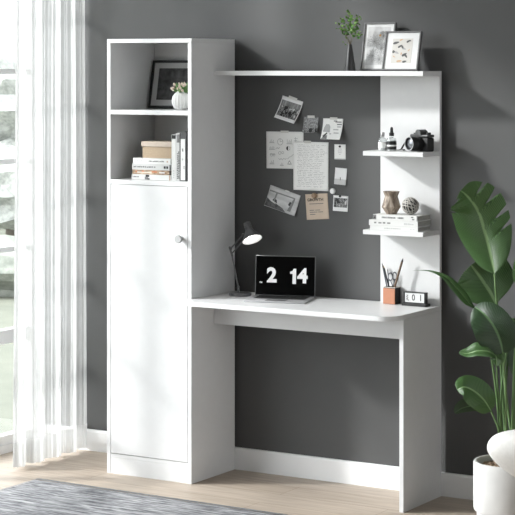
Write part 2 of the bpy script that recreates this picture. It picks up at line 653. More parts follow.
for i in range(nx + 1):
    for j in range(ny + 1):
        x = -hx + 2 * hx * i / nx; y = -hyy + 2 * hyy * j / ny
        edge = i in (0, nx) or j in (0, ny)
        if edge:
            x += rg.uniform(-0.003, 0.003); y += rg.uniform(-0.003, 0.003)
        top[i][j] = bm.verts.new((x, y, 0.0009 if edge else 0.009 + rg.uniform(-0.0009, 0.0009)))
for i in range(nx):
    for j in range(ny):
        bm.faces.new((top[i][j], top[i + 1][j], top[i + 1][j + 1], top[i][j + 1]))
obj('pile', bm, M_rug, rug, smooth=True)
bm = bmesh.new()
for k in range(520):
    x = -hx + 2 * hx * k / 519
    a = rg.uniform(-0.006, 0.006); l = rg.uniform(0.010, 0.022)
    tube(bm, [(x, hyy - 0.006, 0.006), (x + a * 0.5, hyy + l * 0.5, 0.005), (x + a, hyy + l, 0.0016)], [0.0016, 0.0014, 0.0008], 5)
for k in range(300):
    y = -hyy + 2 * hyy * k / 299
    a = rg.uniform(-0.004, 0.004); l = rg.uniform(0.004, 0.012)
    tube(bm, [(-hx + 0.006, y, 0.006), (-hx - l, y + a, 0.0016)], [0.0016, 0.0008], 5)
fr = obj('fringe', bm, mat('pale_grey_yarn', C(158, 159, 161), 0.95, 0.2, 90), rug)
fr['kind'] = 'stuff'

# ------------------------------------------------------------------ papers, prints and magnets on the back wall
def sheet(name, m, parent, w_, h_, curl=0.0, lift=0.0, x0=0.0, z0=0.0, W_=None, H_=None, side=0.0, n=16, thick=0.0003):
    """a sheet in local x, z; it hangs at y = 0 and bends out to -y towards its lower edge (curl) or a side"""
    H_ = H_ or h_
    W_ = W_ or w_
    bm = bmesh.new()
    g = []
    for j in range(n + 1):
        row = []
        for i in range(n + 1):
            x = x0 - w_ / 2 + w_ * i / n
            z = z0 - h_ / 2 + h_ * j / n
            v = max(0.0, 0.5 - z / H_)
            u = x / W_
            y = -curl * v ** 1.8 * (1 + side * u) - lift
            row.append(bm.verts.new((x, y, z + 0.15 * curl * v ** 2)))
        g.append(row)
    for j in range(n):
        for i in range(n):
            bm.faces.new((g[j][i], g[j][i + 1], g[j + 1][i + 1], g[j + 1][i]))
    o = obj(name, bm, m, parent, smooth=True)
    sm = o.modifiers.new('thick', 'SOLIDIFY'); sm.thickness = thick; sm.offset = 0
    return o

M_tape = mat('paper_tape', C(205, 204, 200), 0.6, 0.03, 60)
M_crowd = noise_mat('print_of_a_crowd', [(0.0, C(10)), (0.45, C(20)), (0.51, C(150)), (0.56, C(30)), (0.66, C(205))], 55, (1.2, 1, 0.8), rough=0.35, detail=4)
M_hall = noise_mat('print_grey_wall', [(0.3, C(70)), (0.7, C(150))], 45, (2.2, 1, 0.5), rough=0.35)
M_stone = noise_mat('print_grey_texture', [(0.3, C(70)), (0.7, C(165))], 150, rough=0.35)
M_mist = noise_mat('print_misty_sky', [(0.3, C(160)), (0.7, C(222))], 16, (0.6, 1, 2.0), rough=0.35)
M_rock = noise_mat('print_dark_bank', [(0.3, C(35)), (0.7, C(105))], 70, rough=0.35)
M_beige = mat('beige_card', C(202, 184, 166), 0.8, 0.03, 50)
M_print_white = mat('photo_paper', C(226), 0.35, 0.01, 30)
M_grey1 = mat('print_mid_grey', C(120), 0.5, 0.15, 90)
M_grey2 = mat('print_light_grey', C(180), 0.5, 0.06, 90)
M_dark = mat('print_black', C(24), 0.4, 0.1, 90)
WALLY = -0.0012

def paper(name, label, cat, cx, cz, tilt, w_, h_, curl=0.0, side=0.0, m=None, y=WALLY, group=None):
    o = thing(name, label, cat, (cx, y, cz), 0, group)
    o.rotation_euler = (0, tilt, 0)
    sheet('paper', m or M_paper, o, w_, h_, curl, side=side)
    return o
def tape(o, x, z, w_=0.022, h_=0.009, rot=0.0):
    t = sheet('tape', M_tape, o, w_, h_, lift=0.0012)
    t.location = (x, 0, z)
    t.rotation_euler = (0, rot, 0)
def strokes(name, m, parent, segs, r=0.0005, y=-0.0007):
    """pen lines lying on a flat sheet"""
    bm = bmesh.new()
    for pts in segs:
        for a, b in zip(pts[:-1], pts[1:]):
            a = Vector((a[0], 0, a[1])); b = Vector((b[0], 0, b[1]))
            d = b - a
            if d.length < 1e-6:
                continue
            n = Vector((-d.z, 0, d.x)).normalized() * r
            q = [bm.verts.new(p + Vector((0, y, 0))) for p in (a + n, b + n, b - n, a - n)]
            bm.faces.new(q)
    return obj(name, bm, m, parent)
def circle(x, z, R, n=16, a0=0.0, a1=2 * PI):
    return [(x + R * math.cos(a0 + (a1 - a0) * k / n), z + R * math.sin(a0 + (a1 - a0) * k / n)) for k in range(n + 1)]
def blob(name, m, parent, pts, y=-0.0006):
    bm = bmesh.new()
    bm.faces.new([bm.verts.new((p[0], y, p[1])) for p in pts])
    return obj(name, bm, m, parent)
def rect(x0, x1, z0, z1):
    return [(x0, z0), (x1, z0), (x1, z1), (x0, z1)]

# print of a crowd, tilted, top left
p = paper('photo_print', 'tilted black and white crowd print with white borders, taped highest on the grey wall', 'photo print', 0.679, 1.507, 0.257, 0.101, 0.098, 0.034, 0.15, M_print_white)
sheet('picture', M_crowd, p, 0.093, 0.046, 0.034, 0.0006, 0, -0.012, 0.101, 0.098, 0.15)
sheet('picture', M_hall, p, 0.093, 0.022, 0.034, 0.0006, 0, 0.022, 0.101, 0.098, 0.15)
tape(p, 0.0, 0.050, 0.042, 0.012, 0.05)
# small textured print
p = paper('photo_print', 'small grey textured print taped between the crowd print and the lamp postcard', 'photo print', 0.7782, 1.447, 0.0, 0.070, 0.066, 0.014, 0.0, M_stone)
sheet('picture', M_crowd, p, 0.069, 0.018, 0.014, 0.0006, 0, -0.023, 0.070, 0.066)
tape(p, 0, 0.034, 0.034, 0.010)
# postcard with a lampshade
p = paper('postcard', 'white curled postcard showing a grey lampshade, taped right of the small textured print', 'postcard', 0.8805, 1.431, 0.01, 0.093, 0.088, 0.026, 0.25, M_paper)
def on_curl(name, m, pts, w_=0.093, h_=0.088, curl=0.026, side=0.25):
    return blob2(name, m, p, pts, w_, h_, curl, side)
def blob2(name, m, parent, pts, W_, H_, curl, side):
    o = blob(name, m, parent, pts)
    for v in o.data.vertices:
        t = max(0.0, 0.5 - v.co.z / H_)
        v.co.y = -curl * t ** 1.8 * (1 + side * v.co.x / W_) - 0.0009
        v.co.z += 0.15 * curl * t ** 2
    return o
on_curl('lampshade_print', M_grey2, [(-0.041, -0.012), (-0.008, -0.014), (-0.010, 0.010), (-0.016, 0.020), (-0.030, 0.020), (-0.038, 0.006)])
on_curl('lampshade_print', M_grey1, [(-0.016, -0.014), (-0.008, -0.014), (-0.010, 0.010), (-0.016, 0.018)])
on_curl('lamp_foot_print', M_dark, [(-0.040, -0.030), (-0.022, -0.014), (-0.018, -0.018), (-0.034, -0.036)])
on_curl('wood_print', M_grey1, [(-0.046, -0.043), (-0.016, -0.043), (-0.018, -0.026), (-0.030, -0.028)])
for z, x0, x1 in ((0.034, 0.004, 0.020), (0.030, 0.012, 0.040), (0.020, 0.020, 0.042), (0.010, 0.022, 0.040), (-0.002, 0.006, 0.030), (-0.016, 0.010, 0.034), (-0.020, -0.010, 0.000)):
    on_curl('print_line', M_grey2 if z < 0.02 else M_grey1, rect(x0, x1, z - 0.0022, z + 0.0022))
tape(p, 0.003, 0.044, 0.034, 0.010)

# sheet of chart sketches
p = paper('chart_sheet', 'white sheet of small hand drawn charts, taped partly behind the handwritten letter', 'paper sheet', 0.653, 1.341, -0.008, 0.178, 0.153, 0, 0, mat('sketch_paper', C(232, 232, 230), 0.8, 0.02, 40))
S = []
def bars(x, z, hs, wd=0.005):
    for k, h in enumerate(hs):
        S.append([(x + k * wd, z), (x + k * wd, z + h)])
    S.append([(x - 0.004, z), (x + len(hs) * wd, z)])
bars(-0.070, 0.030, (0.008, 0.014, 0.006, 0.011))
S += [circle(-0.022, 0.034, 0.013), [(-0.022, 0.034), (-0.022, 0.047)], [(-0.022, 0.034), (-0.010, 0.038)]]
bars(0.012, 0.026, (0.020, 0.010, 0.017, 0.012, 0.019))
S += [[(0.045, 0.048), (0.062, 0.048)], [(0.045, 0.040), (0.058, 0.040)], [(0.045, 0.032), (0.066, 0.032)], [(0.052, 0.054), (0.052, 0.020)]]
bars(-0.072, 0.002, (0.010, 0.013, 0.009, 0.014, 0.012))
S += [[(-0.044, 0.004), (-0.036, 0.010), (-0.030, 0.006), (-0.024, 0.012)], circle(0.016, 0.008, 0.009)]
S += [[(-0.072, -0.018), (-0.048, -0.018)], circle(-0.064, -0.020, 0.006), circle(-0.052, -0.020, 0.005), circle(-0.024, -0.012, 0.006), circle(-0.010, -0.010, 0.005)]
S += [[(-0.030, -0.034), (-0.024, -0.040), (-0.018, -0.034), (-0.012, -0.041), (-0.006, -0.034), (0.002, -0.038), (0.008, -0.034)]]
S += [[(0.012, -0.036), (0.022, -0.028), (0.030, -0.026), (0.044, -0.014)], [(0.012, -0.058), (0.022, -0.042), (0.032, -0.058), (0.012, -0.058)], circle(0.022, -0.052, 0.005)]
bars(-0.070, -0.058, (0.006, 0.014, 0.009, 0.016)); bars(-0.020, -0.064, (0.006, 0.012, 0.008))
strokes('sketches', mat('pencil_sketch', C(150), 0.8), p, S, 0.0008)
blob('half_disc', M_inkd, p, circle(0.016, 0.008, 0.008, 10, PI / 2, 3 * PI / 2), -0.0009)
tape(p, 0.0, 0.076, 0.038, 0.009)

# handwritten letter
p = paper('letter', 'large white sheet covered in handwriting, taped over the chart sheet', 'letter', 0.7772, 1.2782, 0.003, 0.165, 0.199, 0, 0, None, WALLY - 0.0016)
S = []
rl = random.Random(11)
z = 0.086
while z > -0.090:
    x = -0.066 + rl.uniform(0, 0.008)
    end = rl.uniform(0.03, 0.066)
    while x < end:
        wl = rl.uniform(0.008, 0.026)
        n = max(3, int(wl / 0.0022))
        S.append([(x + wl * k / n, z + (0.0016 if k % 2 else -0.0012) * rl.uniform(0.3, 1.4)) for k in range(n + 1)])
        x += wl + rl.uniform(0.003, 0.010)
    z -= rl.choice((0.0068, 0.0072, 0.0090))
strokes('handwriting', M_ink, p, S, 0.00028)
tape(p, -0.015, 0.099, 0.033, 0.010)

# two small notes right of the letter
M_mag_dark = mat('dark_magnet', C(32), 0.4, 0.05, 40)
p = paper('note', 'small white note under a black magnet, right of the letter top', 'note', 0.9127, 1.3396, 0.0, 0.052, 0.062)
strokes('handwriting', M_ink, p, [[(-0.008, 0.012), (0.008, 0.012)], [(-0.010, 0.004), (0.009, 0.004)], [(-0.009, -0.003), (0.008, -0.003)], [(-0.004, -0.010), (0.003, -0.010)]], 0.0005)
blob('grey_strip', M_grey2, p, rect(-0.026, 0.026, -0.031, -0.027))  # light grey strip along the note's lower edge
def magnet(label, x, z, R, m, y=WALLY - 0.001, h=0.006):
    bm = bmesh.new()
    lathe(bm, [(0, h), (R * 0.75, h), (R, h * 0.7), (R, 0), (0, 0)], 24)
    o = obj('magnet', bm, m, None, smooth=True, auto=40, loc=(x, y, z), rot=(PI / 2, 0, 0))
    return tag(o, label, 'magnet')
magnet('tiny black magnet holding the small note right of the letter top', 0.913, 1.362, 0.0042, M_mag_dark)
p = paper('photo_print', 'small pale misty print with one tiny figure, below the magnet-held note', 'photo print', 0.9159, 1.2407, 0.06, 0.0545, 0.068, 0.004, 0, M_print_white)
sheet('picture', mat('print_pale_ground', C(190), 0.4, 0.04, 30), p, 0.0535, 0.022, 0.004, 0.0005, 0, -0.0225, 0.0545, 0.068)
blob('tiny_figure', M_inkd, p, [(-0.001, -0.016), (0.0015, -0.016), (0.002, -0.004), (-0.001, -0.004)], -0.0035)
magnet('round white magnet beside the lower right corner of the letter', 0.8805, 1.1802, 0.0115, mat('white_magnet', C(232), 0.35, 0.02, 30), WALLY, 0.010)

# misty landscape print, tilted
p = paper('photo_print', 'tilted misty bridge landscape print below the chart sheet', 'photo print', 0.644, 1.1325, 0.27, 0.149, 0.090, 0.012, -0.3, M_mist)
M_arch = M_print_white
def on3(name, m, pts):
    return blob2(name, m, p, pts, 0.149, 0.090, 0.012, -0.3)
on3('bank_print', M_rock, [(-0.073, -0.043), (0.030, -0.043), (0.010, -0.030), (-0.020, -0.022), (-0.050, -0.018), (-0.073, -0.008)])
on3('pale_path_print', M_print_white, [(-0.073, -0.010), (-0.060, -0.012), (-0.030, -0.022), (0.0, -0.032), (-0.040, -0.032), (-0.073, -0.022)])
on3('bridge_print', M_grey1, [(-0.070, 0.020), (0.055, 0.022), (0.055, 0.027), (-0.070, 0.026)])
on3('pier_print', M_grey1, [(0.034, -0.034), (0.050, -0.034), (0.056, 0.022), (0.048, 0.022)])
on3('pier_print', M_grey1, [(-0.040, -0.012), (-0.034, -0.014), (-0.030, 0.021), (-0.038, 0.021)])
on3('bush_print', M_dark, [(-0.046, -0.012), (-0.020, -0.020), (-0.026, -0.006), (-0.040, -0.002)])
on3('bush_print', M_dark, [(0.030, -0.010), (0.044, -0.014), (0.042, 0.006), (0.034, 0.004)])
tape(p, 0.01, 0.044, 0.02, 0.006)

# beige card reading GROWTH
p = paper('quote_card', 'beige card with dark lettering under a round wooden magnet', 'card', 0.806, 1.1138, -0.075, 0.105, 0.105, 0, 0, M_beige)
lettering('headline', 'GROWTH', 0.0165, M_inkd, p, (-0.006, -0.0008, 0.028), bold=0.0003)
strokes('small_print', M_ink, p, [[(-0.036, 0.012), (0.030, 0.012)], [(-0.036, -0.014), (-0.014, -0.014)], [(-0.010, -0.014), (0.014, -0.014)], [(-0.036, -0.022), (0.0, -0.022)], [(0.004, -0.022), (0.026, -0.022)], [(-0.036, -0.031), (-0.010, -0.031)]], 0.0014)
magnet('round wooden magnet at the top of the beige card', 0.795, 1.1585, 0.011, mat('wood_magnet', C(150, 125, 102), 0.5, 0.1, 60), WALLY - 0.001, 0.012)

# small group photo
p = paper('photo_print', 'small white-bordered print of seated people, lowest on the right of the wall', 'photo print', 0.9153, 1.1309, 0.03, 0.069, 0.064, 0.002, 0, M_print_white)
sheet('picture', M_crowd, p, 0.061, 0.038, 0.002, 0.0005, 0, 0.003, 0.069, 0.064)
magnet('tiny black magnet holding the print of seated people', 0.914, 1.160, 0.0045, M_mag_dark)

# ------------------------------------------------------------------ books and box in the cabinet
M_page = noise_mat('book_pages', [(0.3, C(150, 148, 144)), (0.7, C(186, 184, 178))], 60, (0.4, 0.4, 14), rough=0.9)  # page tone darkened to paint in the shade on the book ends
M_spine_w = mat('white_book_cover', C(212, 212, 210), 0.5, 0.02, 30)
M_spine_g = mat('pale_grey_book_cover', C(192, 192, 191), 0.5, 0.03, 30)
M_spine_b = noise_mat('tan_mottled_cover', [(0.35, C(120, 96, 78)), (0.55, C(176, 150, 124)), (0.7, C(206, 192, 172))], 70, (0.5, 1, 2), rough=0.5)
M_cover_d = mat('charcoal_book_cover', C(52), 0.5, 0.05, 30)
def flat_book(name, label, loc, L, D, T, cover, group, rz=0.0, marks=(), band=None, title=None):
    """book lying flat; origin at the left front bottom corner of the spine"""
    o = thing(name, label, 'book', loc, rz, group)
    c = 0.0022
    bm = bmesh.new()
    box(bm, 0, L, 0.0, D, 0, c, 0.0005)
    box(bm, 0, L, 0.0, D, T - c, T, 0.0005)
    box(bm, 0, L, 0.0, c, c, T - c, 0)
    obj('cover', bm, cover, o)
    boxes('pages', M_page, o, [(0.003, L - 0.003, c, D - 0.003, c, T - c)])
    for (x0, x1, z0, z1, m) in marks:
        boxes('spine_mark', m, o, [(x0 * L, x1 * L, -0.0006, 0.0002, z0 * T, z1 * T)])
    if title:
        for (tx, fx, sz, m) in title:
            lettering('spine_title', tx, sz, m, o, (fx * L, -0.0005, T * 0.5), depth=0.0001)
    return o
def word_marks(x0, x1, z0, z1, m, n, seed):
    r_ = random.Random(seed); out = []; x = x0
    step = (x1 - x0) / n
    for k in range(n):
        out.append((x + step * 0.08, x + step * r_.uniform(0.55, 0.9), z0, z1 - r_.uniform(0, 0.08), m))
        x += step
    return out
M_orange = mat('orange_ink', C(198, 110, 62), 0.6)
M_pink = mat('tan_ink', C(180, 150, 130), 0.6)
G1 = 'books stacked flat in the cabinet'
zf = 1.2193
flat_book('book', 'white book with a dark printed patch on its spine, lowest of the cabinet stack', (0.0925, -0.302, zf), 0.197, 0.150, 0.0215, M_spine_w, G1, 0,
          word_marks(0.03, 0.20, 0.42, 0.66, M_ink, 5, 1) + [(0.34, 0.42, 0.05, 0.6, M_grey1), (0.36, 0.45, 0.55, 0.95, M_inkd), (0.40, 0.46, 0.05, 0.3, M_inkd), (0.955, 0.98, 0.0, 1.0, M_pink)])
flat_book('book', 'tan mottled book with orange marks, second from the bottom of the cabinet stack', (0.0965, -0.301, zf + 0.0218), 0.192, 0.148, 0.0185, M_spine_b, G1, 0,
          [(0.08, 0.12, 0.5, 0.75, M_orange), (0.25, 0.30, 0.55, 0.8, M_orange), (0.50, 0.64, 0.5, 0.72, M_orange), (0.12, 0.5, 0.3, 0.6, mat('pale_label', C(214, 204, 190), 0.6)), (0.70, 0.84, 0.35, 0.62, M_spine_w), (0.96, 0.995, 0.02, 0.98, M_inkd)])
flat_book('book', 'pale book with grey spine lettering, third up in the cabinet stack', (0.0945, -0.302, zf + 0.0406), 0.194, 0.150, 0.0240, M_spine_g, G1, 0,
          word_marks(0.04, 0.62, 0.38, 0.66, M_ink, 12, 2) + [(0.82, 0.87, 0.3, 0.72, M_inkd), (0.885, 0.93, 0.3, 0.72, M_inkd), (0.97, 0.995, 0.02, 0.98, M_inkd)])
flat_book('book', 'plain white book with small grey spine print, topmost of the cabinet stack below the box', (0.1000, -0.302, zf + 0.0649), 0.187, 0.148, 0.0238, M_spine_w, G1, 0,
          word_marks(0.10, 0.30, 0.40, 0.64, M_grey2, 4, 3) + word_marks(0.42, 0.84, 0.40, 0.64, M_ink, 11, 4) + [(0.90, 0.93, 0.35, 0.62, M_pink)])
M_kraft = noise_mat('kraft_linen', [(0.3, C(158, 140, 118)), (0.7, C(178, 160, 138))], 240, rough=0.9, bump=0.3)
M_kraft2 = mat('kraft_lid', C(184, 171, 158), 0.85, 0.04, 90)
bx = thing('storage_box', 'beige lidded cardboard box on the book stack in the cabinet', 'box', (0.136, -0.285, zf + 0.0891))
boxes('body', M_kraft, bx, [(0, 0.148, 0, 0.12, 0, 0.047)], 0.001)
boxes('lid', M_kraft2, bx, [(-0.004, 0.152, -0.004, 0.124, 0.047, 0.0682)], 0.0015)

def standing_book(label, x, T, H_, cover, marks=(), y=-0.312, D=0.15):
    o = thing('book', label, 'book', (x, y, 1.2193), 0, 'books standing upright in the cabinet')
    c = 0.002
    bm = bmesh.new()
    box(bm, 0, c, 0, D, 0, H_, 0.0004); box(bm, T - c, T, 0, D, 0, H_, 0.0004); box(bm, c, T - c, 0, c, 0, H_)
    obj('cover', bm, cover, o)
    boxes('pages', M_page, o, [(c, T - c, c, D - 0.004, 0.003, H_ - 0.003)])
    for (x0, x1, z0, z1, m) in marks:
        boxes('spine_mark', m, o, [(x0 * T, x1 * T, -0.0006, 0.0002, z0 * H_, z1 * H_)])
def col_marks(x0, x1, z0, z1, m, n, seed):
    return [(x0, x1, a, b, m) for (a, b, _, _, _) in word_marks(z0, z1, 0, 1, m, n, seed)]
standing_book('upright white book with a black top band, leftmost of the standing books', 0.2985, 0.0215, 0.190, M_spine_w, [(0.08, 0.95, 0.905, 0.985, M_inkd)] + col_marks(0.4, 0.62, 0.06, 0.24, M_grey2, 4, 8))
standing_book('thin upright white book with grey vertical lettering, middle of the standing books', 0.3207, 0.0205, 0.196, M_spine_g, col_marks(0.25, 0.45, 0.04, 0.60, M_ink, 14, 5) + col_marks(0.5, 0.78, 0.05, 0.62, M_ink, 17, 6) + [(0.2, 0.8, 0.80, 0.97, M_ink), (0.88, 1.0, 0, 1, M_inkd)])
standing_book('tallest upright book, white with a black cap, rightmost of the standing books', 0.3420, 0.0290, 0.202, M_cover_d, [(0.06, 0.80, 0.02, 0.85, M_spine_w), (0.3, 0.5, 0.60, 0.66, M_ink), (0.3, 0.45, 0.42, 0.46, M_ink), (0.55, 0.7, 0.25, 0.31, M_ink)])

# ------------------------------------------------------------------ picture frames
def frame(name, label, p_bl, p_tr_h, w_, fw, back_y_top, fm, art, mount, depth=0.014, mount_w=None):
    """p_bl: outer lower left corner; p_tr_h: height along the slope; leans back so that its top is back_y_top"""
    o = thing(name, label, 'picture frame', p_bl)
    lean = math.asin((back_y_top - p_bl[1]) / p_tr_h)
    o.rotation_euler = (-lean, 0, 0)
    h = p_tr_h
    bm = bmesh.new()
    for a in ((0, w_, 0, fw), (0, w_, h - fw, h), (0, fw, fw, h - fw), (w_ - fw, w_, fw, h - fw)):
        box(bm, a[0], a[1], -depth / 2, depth / 2, a[2], a[3], 0.0008)
    obj('moulding', bm, fm, o)
    boxes('backing', M_gap, o, [(fw * 0.6, w_ - fw * 0.6, 0.002, depth / 2 - 0.001, fw * 0.6, h - fw * 0.6)])
    mt = boxes('mount', mount, o, [(fw, w_ - fw, -0.0025, 0.0018, fw, h - fw)])
    return o, h
M_frame_dark = mat('dark_grey_frame_wood', C(92), 0.42, 0.06, 60)
M_frame_black = mat('black_frame_wood', C(26), 0.4, 0.06, 60)
M_slate = noise_mat('mottled_slate_art', [(0.3, C(42)), (0.7, C(92))], 40, rough=0.5, detail=8)

pbl = at(148.6, 108.3, -0.085); 
o, h = frame('picture_frame', 'black frame with a grey mount and dark art, leaning in the top compartment', (pbl.x, -0.085, 1.5092), 0.206, 0.398 - pbl.x, 0.0105, -0.045, M_frame_black, None, mat('grey_mount_board', C(196), 0.8, 0.02, 20))
boxes('artwork', M_slate, o, [(0.036, 0.398 - pbl.x - 0.030, -0.0032, -0.0022, 0.036, h - 0.034)])

pbl = at(360.6, 69.6, -0.07)
M_botan = noise_mat('pale_botanical_wash', [(0.35, C(188)), (0.6, C(200))], 30, (1, 1, 1), rough=0.8)
o, h = frame('picture_frame', 'taller dark grey frame with a pale botanical drawing, rear one on the top shelf', (pbl.x - 0.003, -0.064, 1.6702), 0.195, 0.141, 0.0065, -0.026, M_frame_dark, None, M_mat)
boxes('artwork', M_botan, o, [(0.020, 0.140 - 0.020, -0.0032, -0.0022, 0.022, h - 0.018)])
S = []
rb = random.Random(5)
for (cx_, cz_, R_) in ((0.052, 0.118, 0.030), (0.085, 0.090, 0.026), (0.050, 0.060, 0.026), (0.090, 0.140, 0.022), (0.080, 0.045, 0.020)):
    for k in range(11):
        a = 2 * PI * k / 11 + rb.uniform(-0.1, 0.1)
        p1 = (cx_ + R_ * math.cos(a), cz_ + R_ * math.sin(a))
        m_ = (cx_ + R_ * 0.6 * math.cos(a + 0.25), cz_ + R_ * 0.6 * math.sin(a + 0.25))
        m2 = (cx_ + R_ * 0.6 * math.cos(a - 0.25), cz_ + R_ * 0.6 * math.sin(a - 0.25))
        S += [[(cx_, cz_), m_, p1, m2, (cx_, cz_)]]
M_sh0 = mat('pencil_grey', C(146), 0.8)
S = [[(min(max(q[0], 0.021), 0.119), min(max(q[1], 0.023), h - 0.019)) for q in s_] for s_ in S]
strokes('drawing', M_sh0, o, S, 0.0005, -0.0036)
blob('drawn_flower', mat('ochre_wash', C(190, 150, 96), 0.8), o, circle(0.076, 0.142, 0.005, 8), -0.0038)

pbl = at(384.6, 69.8, -0.115)
o, h = frame('picture_frame', 'shorter dark grey frame with abstract leaf shapes, in front on the top shelf', (pbl.x - 0.0115, -0.113, 1.6702), 0.159, 0.156, 0.0062, -0.075, M_frame_dark, None, M_mat)
boxes('artwork', mat('cream_art_ground', C(196, 193, 188), 0.8, 0.03, 30), o, [(0.034, 0.156 - 0.034, -0.0032, -0.0022, 0.030, h - 0.030)])
def leafshape(cx_, cz_, L_, wd, a):
    pts = []
    for k in range(16):
        t = 2 * PI * k / 16
        x_, y_ = L_ * math.cos(t), wd * math.sin(t) * (1 - 0.35 * math.cos(t))
        pts.append((cx_ + x_ * math.cos(a) - y_ * math.sin(a), cz_ + x_ * math.sin(a) + y_ * math.cos(a)))
    return pts
M_sh1, M_sh2, M_sh3 = mat('slate_shape', C(92), 0.8), mat('pale_shape', C(160), 0.8), mat('peach_shape', C(190, 160, 132), 0.8)
for (x_, z_, L_, wd, a, m_) in ((0.053, 0.112, 0.014, 0.005, 0.25, M_sh1), (0.072, 0.098, 0.011, 0.004, 0.5, M_sh1), (0.083, 0.094, 0.008, 0.004, -0.9, M_sh1), (0.106, 0.118, 0.009, 0.004, 0.5, M_sh1), (0.113, 0.120, 0.006, 0.003, -0.1, M_sh1),
                               (0.046, 0.076, 0.006, 0.006, 0.0, M_sh1), (0.094, 0.064, 0.012, 0.005, 0.5, M_sh1), (0.102, 0.058, 0.009, 0.004, -0.9, M_sh1), (0.060, 0.072, 0.010, 0.004, -0.4, M_sh2), (0.090, 0.088, 0.010, 0.004, -0.3, M_sh2),
                               (0.080, 0.068, 0.003, 0.006, 0, M_sh3), (0.050, 0.056, 0.007, 0.002, -0.6, M_sh3), (0.074, 0.038, 0.012, 0.004, 0.1, M_sh3), (0.098, 0.036, 0.010, 0.004, 0.2, M_sh1), (0.112, 0.082, 0.006, 0.002, 0.8, M_sh3), (0.074, 0.124, 0.008, 0.003, 0.3, M_sh3)):
    blob('painted_shape', m_, o, leafshape(x_ - 0.003, z_, L_, wd, a), -0.0037)

# ------------------------------------------------------------------ ribbed vase with succulent rosette in the cabinet
M_ceram = mat('white_ceramic', C(222, 222, 220), 0.45, 0.02, 30)
M_leafg = noise_mat('succulent_green', [(0.35, C(72, 112, 60)), (0.7, C(128, 164, 104))], 40, rough=0.5)
M_petal = noise_mat('blush_petal', [(0.35, C(206, 184, 168)), (0.7, C(232, 218, 206))], 60, rough=0.6)
def pod(bm, base, d, L, wd, curve=0.2, n=7, m=6):
    """a pointed fleshy leaf"""
    base = Vector(base); d = Vector(d).normalized()
    up = Vector((0, 0, 1))
    side = d.cross(up)
    if side.length < 1e-4:
        side = Vector((1, 0, 0))
    side.normalize()
    nrm = side.cross(d)
    pts, rad = [], []
    for k in range(n):
        t = k / (n - 1)
        pts.append(base + d * L * t + nrm * curve * L * t * t)
        rad.append(max(0.0004, wd * math.sin(PI * min(0.98, 0.12 + 0.86 * t)) ** 0.8))
    tube(bm, pts, rad, m)
vp = thing('ribbed_vase', 'round white ribbed vase of succulents in the top compartment', 'vase', (0.318, -0.272, 1.5073))
turned('body', M_ceram, vp, [(0, 0.0), (0.018, 0.0), (0.028, 0.010), (0.0345, 0.026), (0.036, 0.040), (0.033, 0.056), (0.024, 0.069), (0.017, 0.075), (0.0165, 0.078), (0.0145, 0.078), (0.0145, 0.070), (0, 0.069)], 96, None,
       lambda a, r, z: r * (1 + (0.11 * abs(math.sin(a * 8)) ** 0.7 - 0.06 if 0.004 < z < 0.073 else 0)))
rv = random.Random(4)
g, pk = bmesh.new(), bmesh.new()
for k in range(44):
    a = rv.uniform(0, 2 * PI); el = rv.uniform(0.15, 1.35)
    d = Vector((math.cos(a) * math.cos(el), math.sin(a) * math.cos(el), math.sin(el)))
    base = Vector((0.008 * math.cos(a), 0.008 * math.sin(a), 0.072))
    if k % 2:
        pod(g, base, d, rv.uniform(0.034, 0.050), 0.0042, 0.15)
    else:
        L = rv.uniform(0.026, 0.040)
        pod(g, base, d, L, 0.0030, 0.1)
        pod(pk, base + d * L * 0.8, d, rv.uniform(0.012, 0.017), 0.0058, 0.1)
obj('leaves', g, M_leafg, vp, smooth=True)
obj('flower_buds', pk, M_petal, vp, smooth=True)

# ------------------------------------------------------------------ black vase with a leafy twig on the top shelf
tv = thing('tapered_vase', 'slender black cone vase with leafy green twigs on the top shelf', 'vase', (1.0125, -0.10, 1.6691))
turned('body', M_blackm, tv, [(0, 0), (0.0225, 0), (0.023, 0.002), (0.0145, 0.06), (0.0075, 0.105), (0.0065, 0.1055), (0.0055, 0.104), (0.005, 0.09), (0, 0.09)], 40)
stems, leaves = [], bmesh.new()
rt = random.Random(21)
def leafdisc(bm, c, R, n):
    q = Vector((0, 0, 1)).rotation_difference(n)
    vsn = [bm.verts.new(c + q @ Vector((R * math.cos(t) * (1.25 if k == 0 else 1), R * 0.75 * math.sin(t), 0.0006 * math.cos(3 * t)))) for k, t in enumerate(2 * PI * j / 8 for j in range(8))]
    bm.faces.new(vsn)
for (tx, ty, tz, nn) in ((-0.058, 0.00, 0.190, 14), (-0.036, -0.02, 0.212, 16), (-0.014, 0.01, 0.232, 18), (0.004, -0.01, 0.236, 18), (0.026, 0.015, 0.220, 16), (0.044, -0.015, 0.196, 15), (0.018, 0.02, 0.170, 11), (-0.034, 0.01, 0.160, 11), (0.050, 0.005, 0.155, 10)):
    p0, p3 = Vector((0, 0, 0.098)), Vector((tx, ty, tz))
    p1 = p0.lerp(p3, 0.45) + Vector((-tx * 0.25, 0, 0.012))
    pts = [p0 * (1 - t) ** 2 + p1 * 2 * t * (1 - t) + p3 * t * t for t in (k / 8 for k in range(9))]
    stems.append((pts, [0.0007] * 4 + [0.0005] * 5))
    for k in range(nn):
        t = rt.uniform(0.5, 1.02)
        c = p0 * (1 - t) ** 2 + p1 * 2 * t * (1 - t) + p3 * t * t
        off = Vector((rt.uniform(-1, 1), rt.uniform(-1, 1), rt.uniform(-0.8, 0.8))).normalized()
        L = rt.uniform(0.004, 0.010)
        stems.append(([c, c + off * L], 0.0003))
        nrm = (off.cross(Vector((rt.uniform(-1, 1), rt.uniform(-1, 1), 0.3))) + Vector((0.4, -0.7, 0.4))).normalized()
        leafdisc(leaves, c + off * (L + 0.003), rt.uniform(0.0042, 0.0068), nrm)
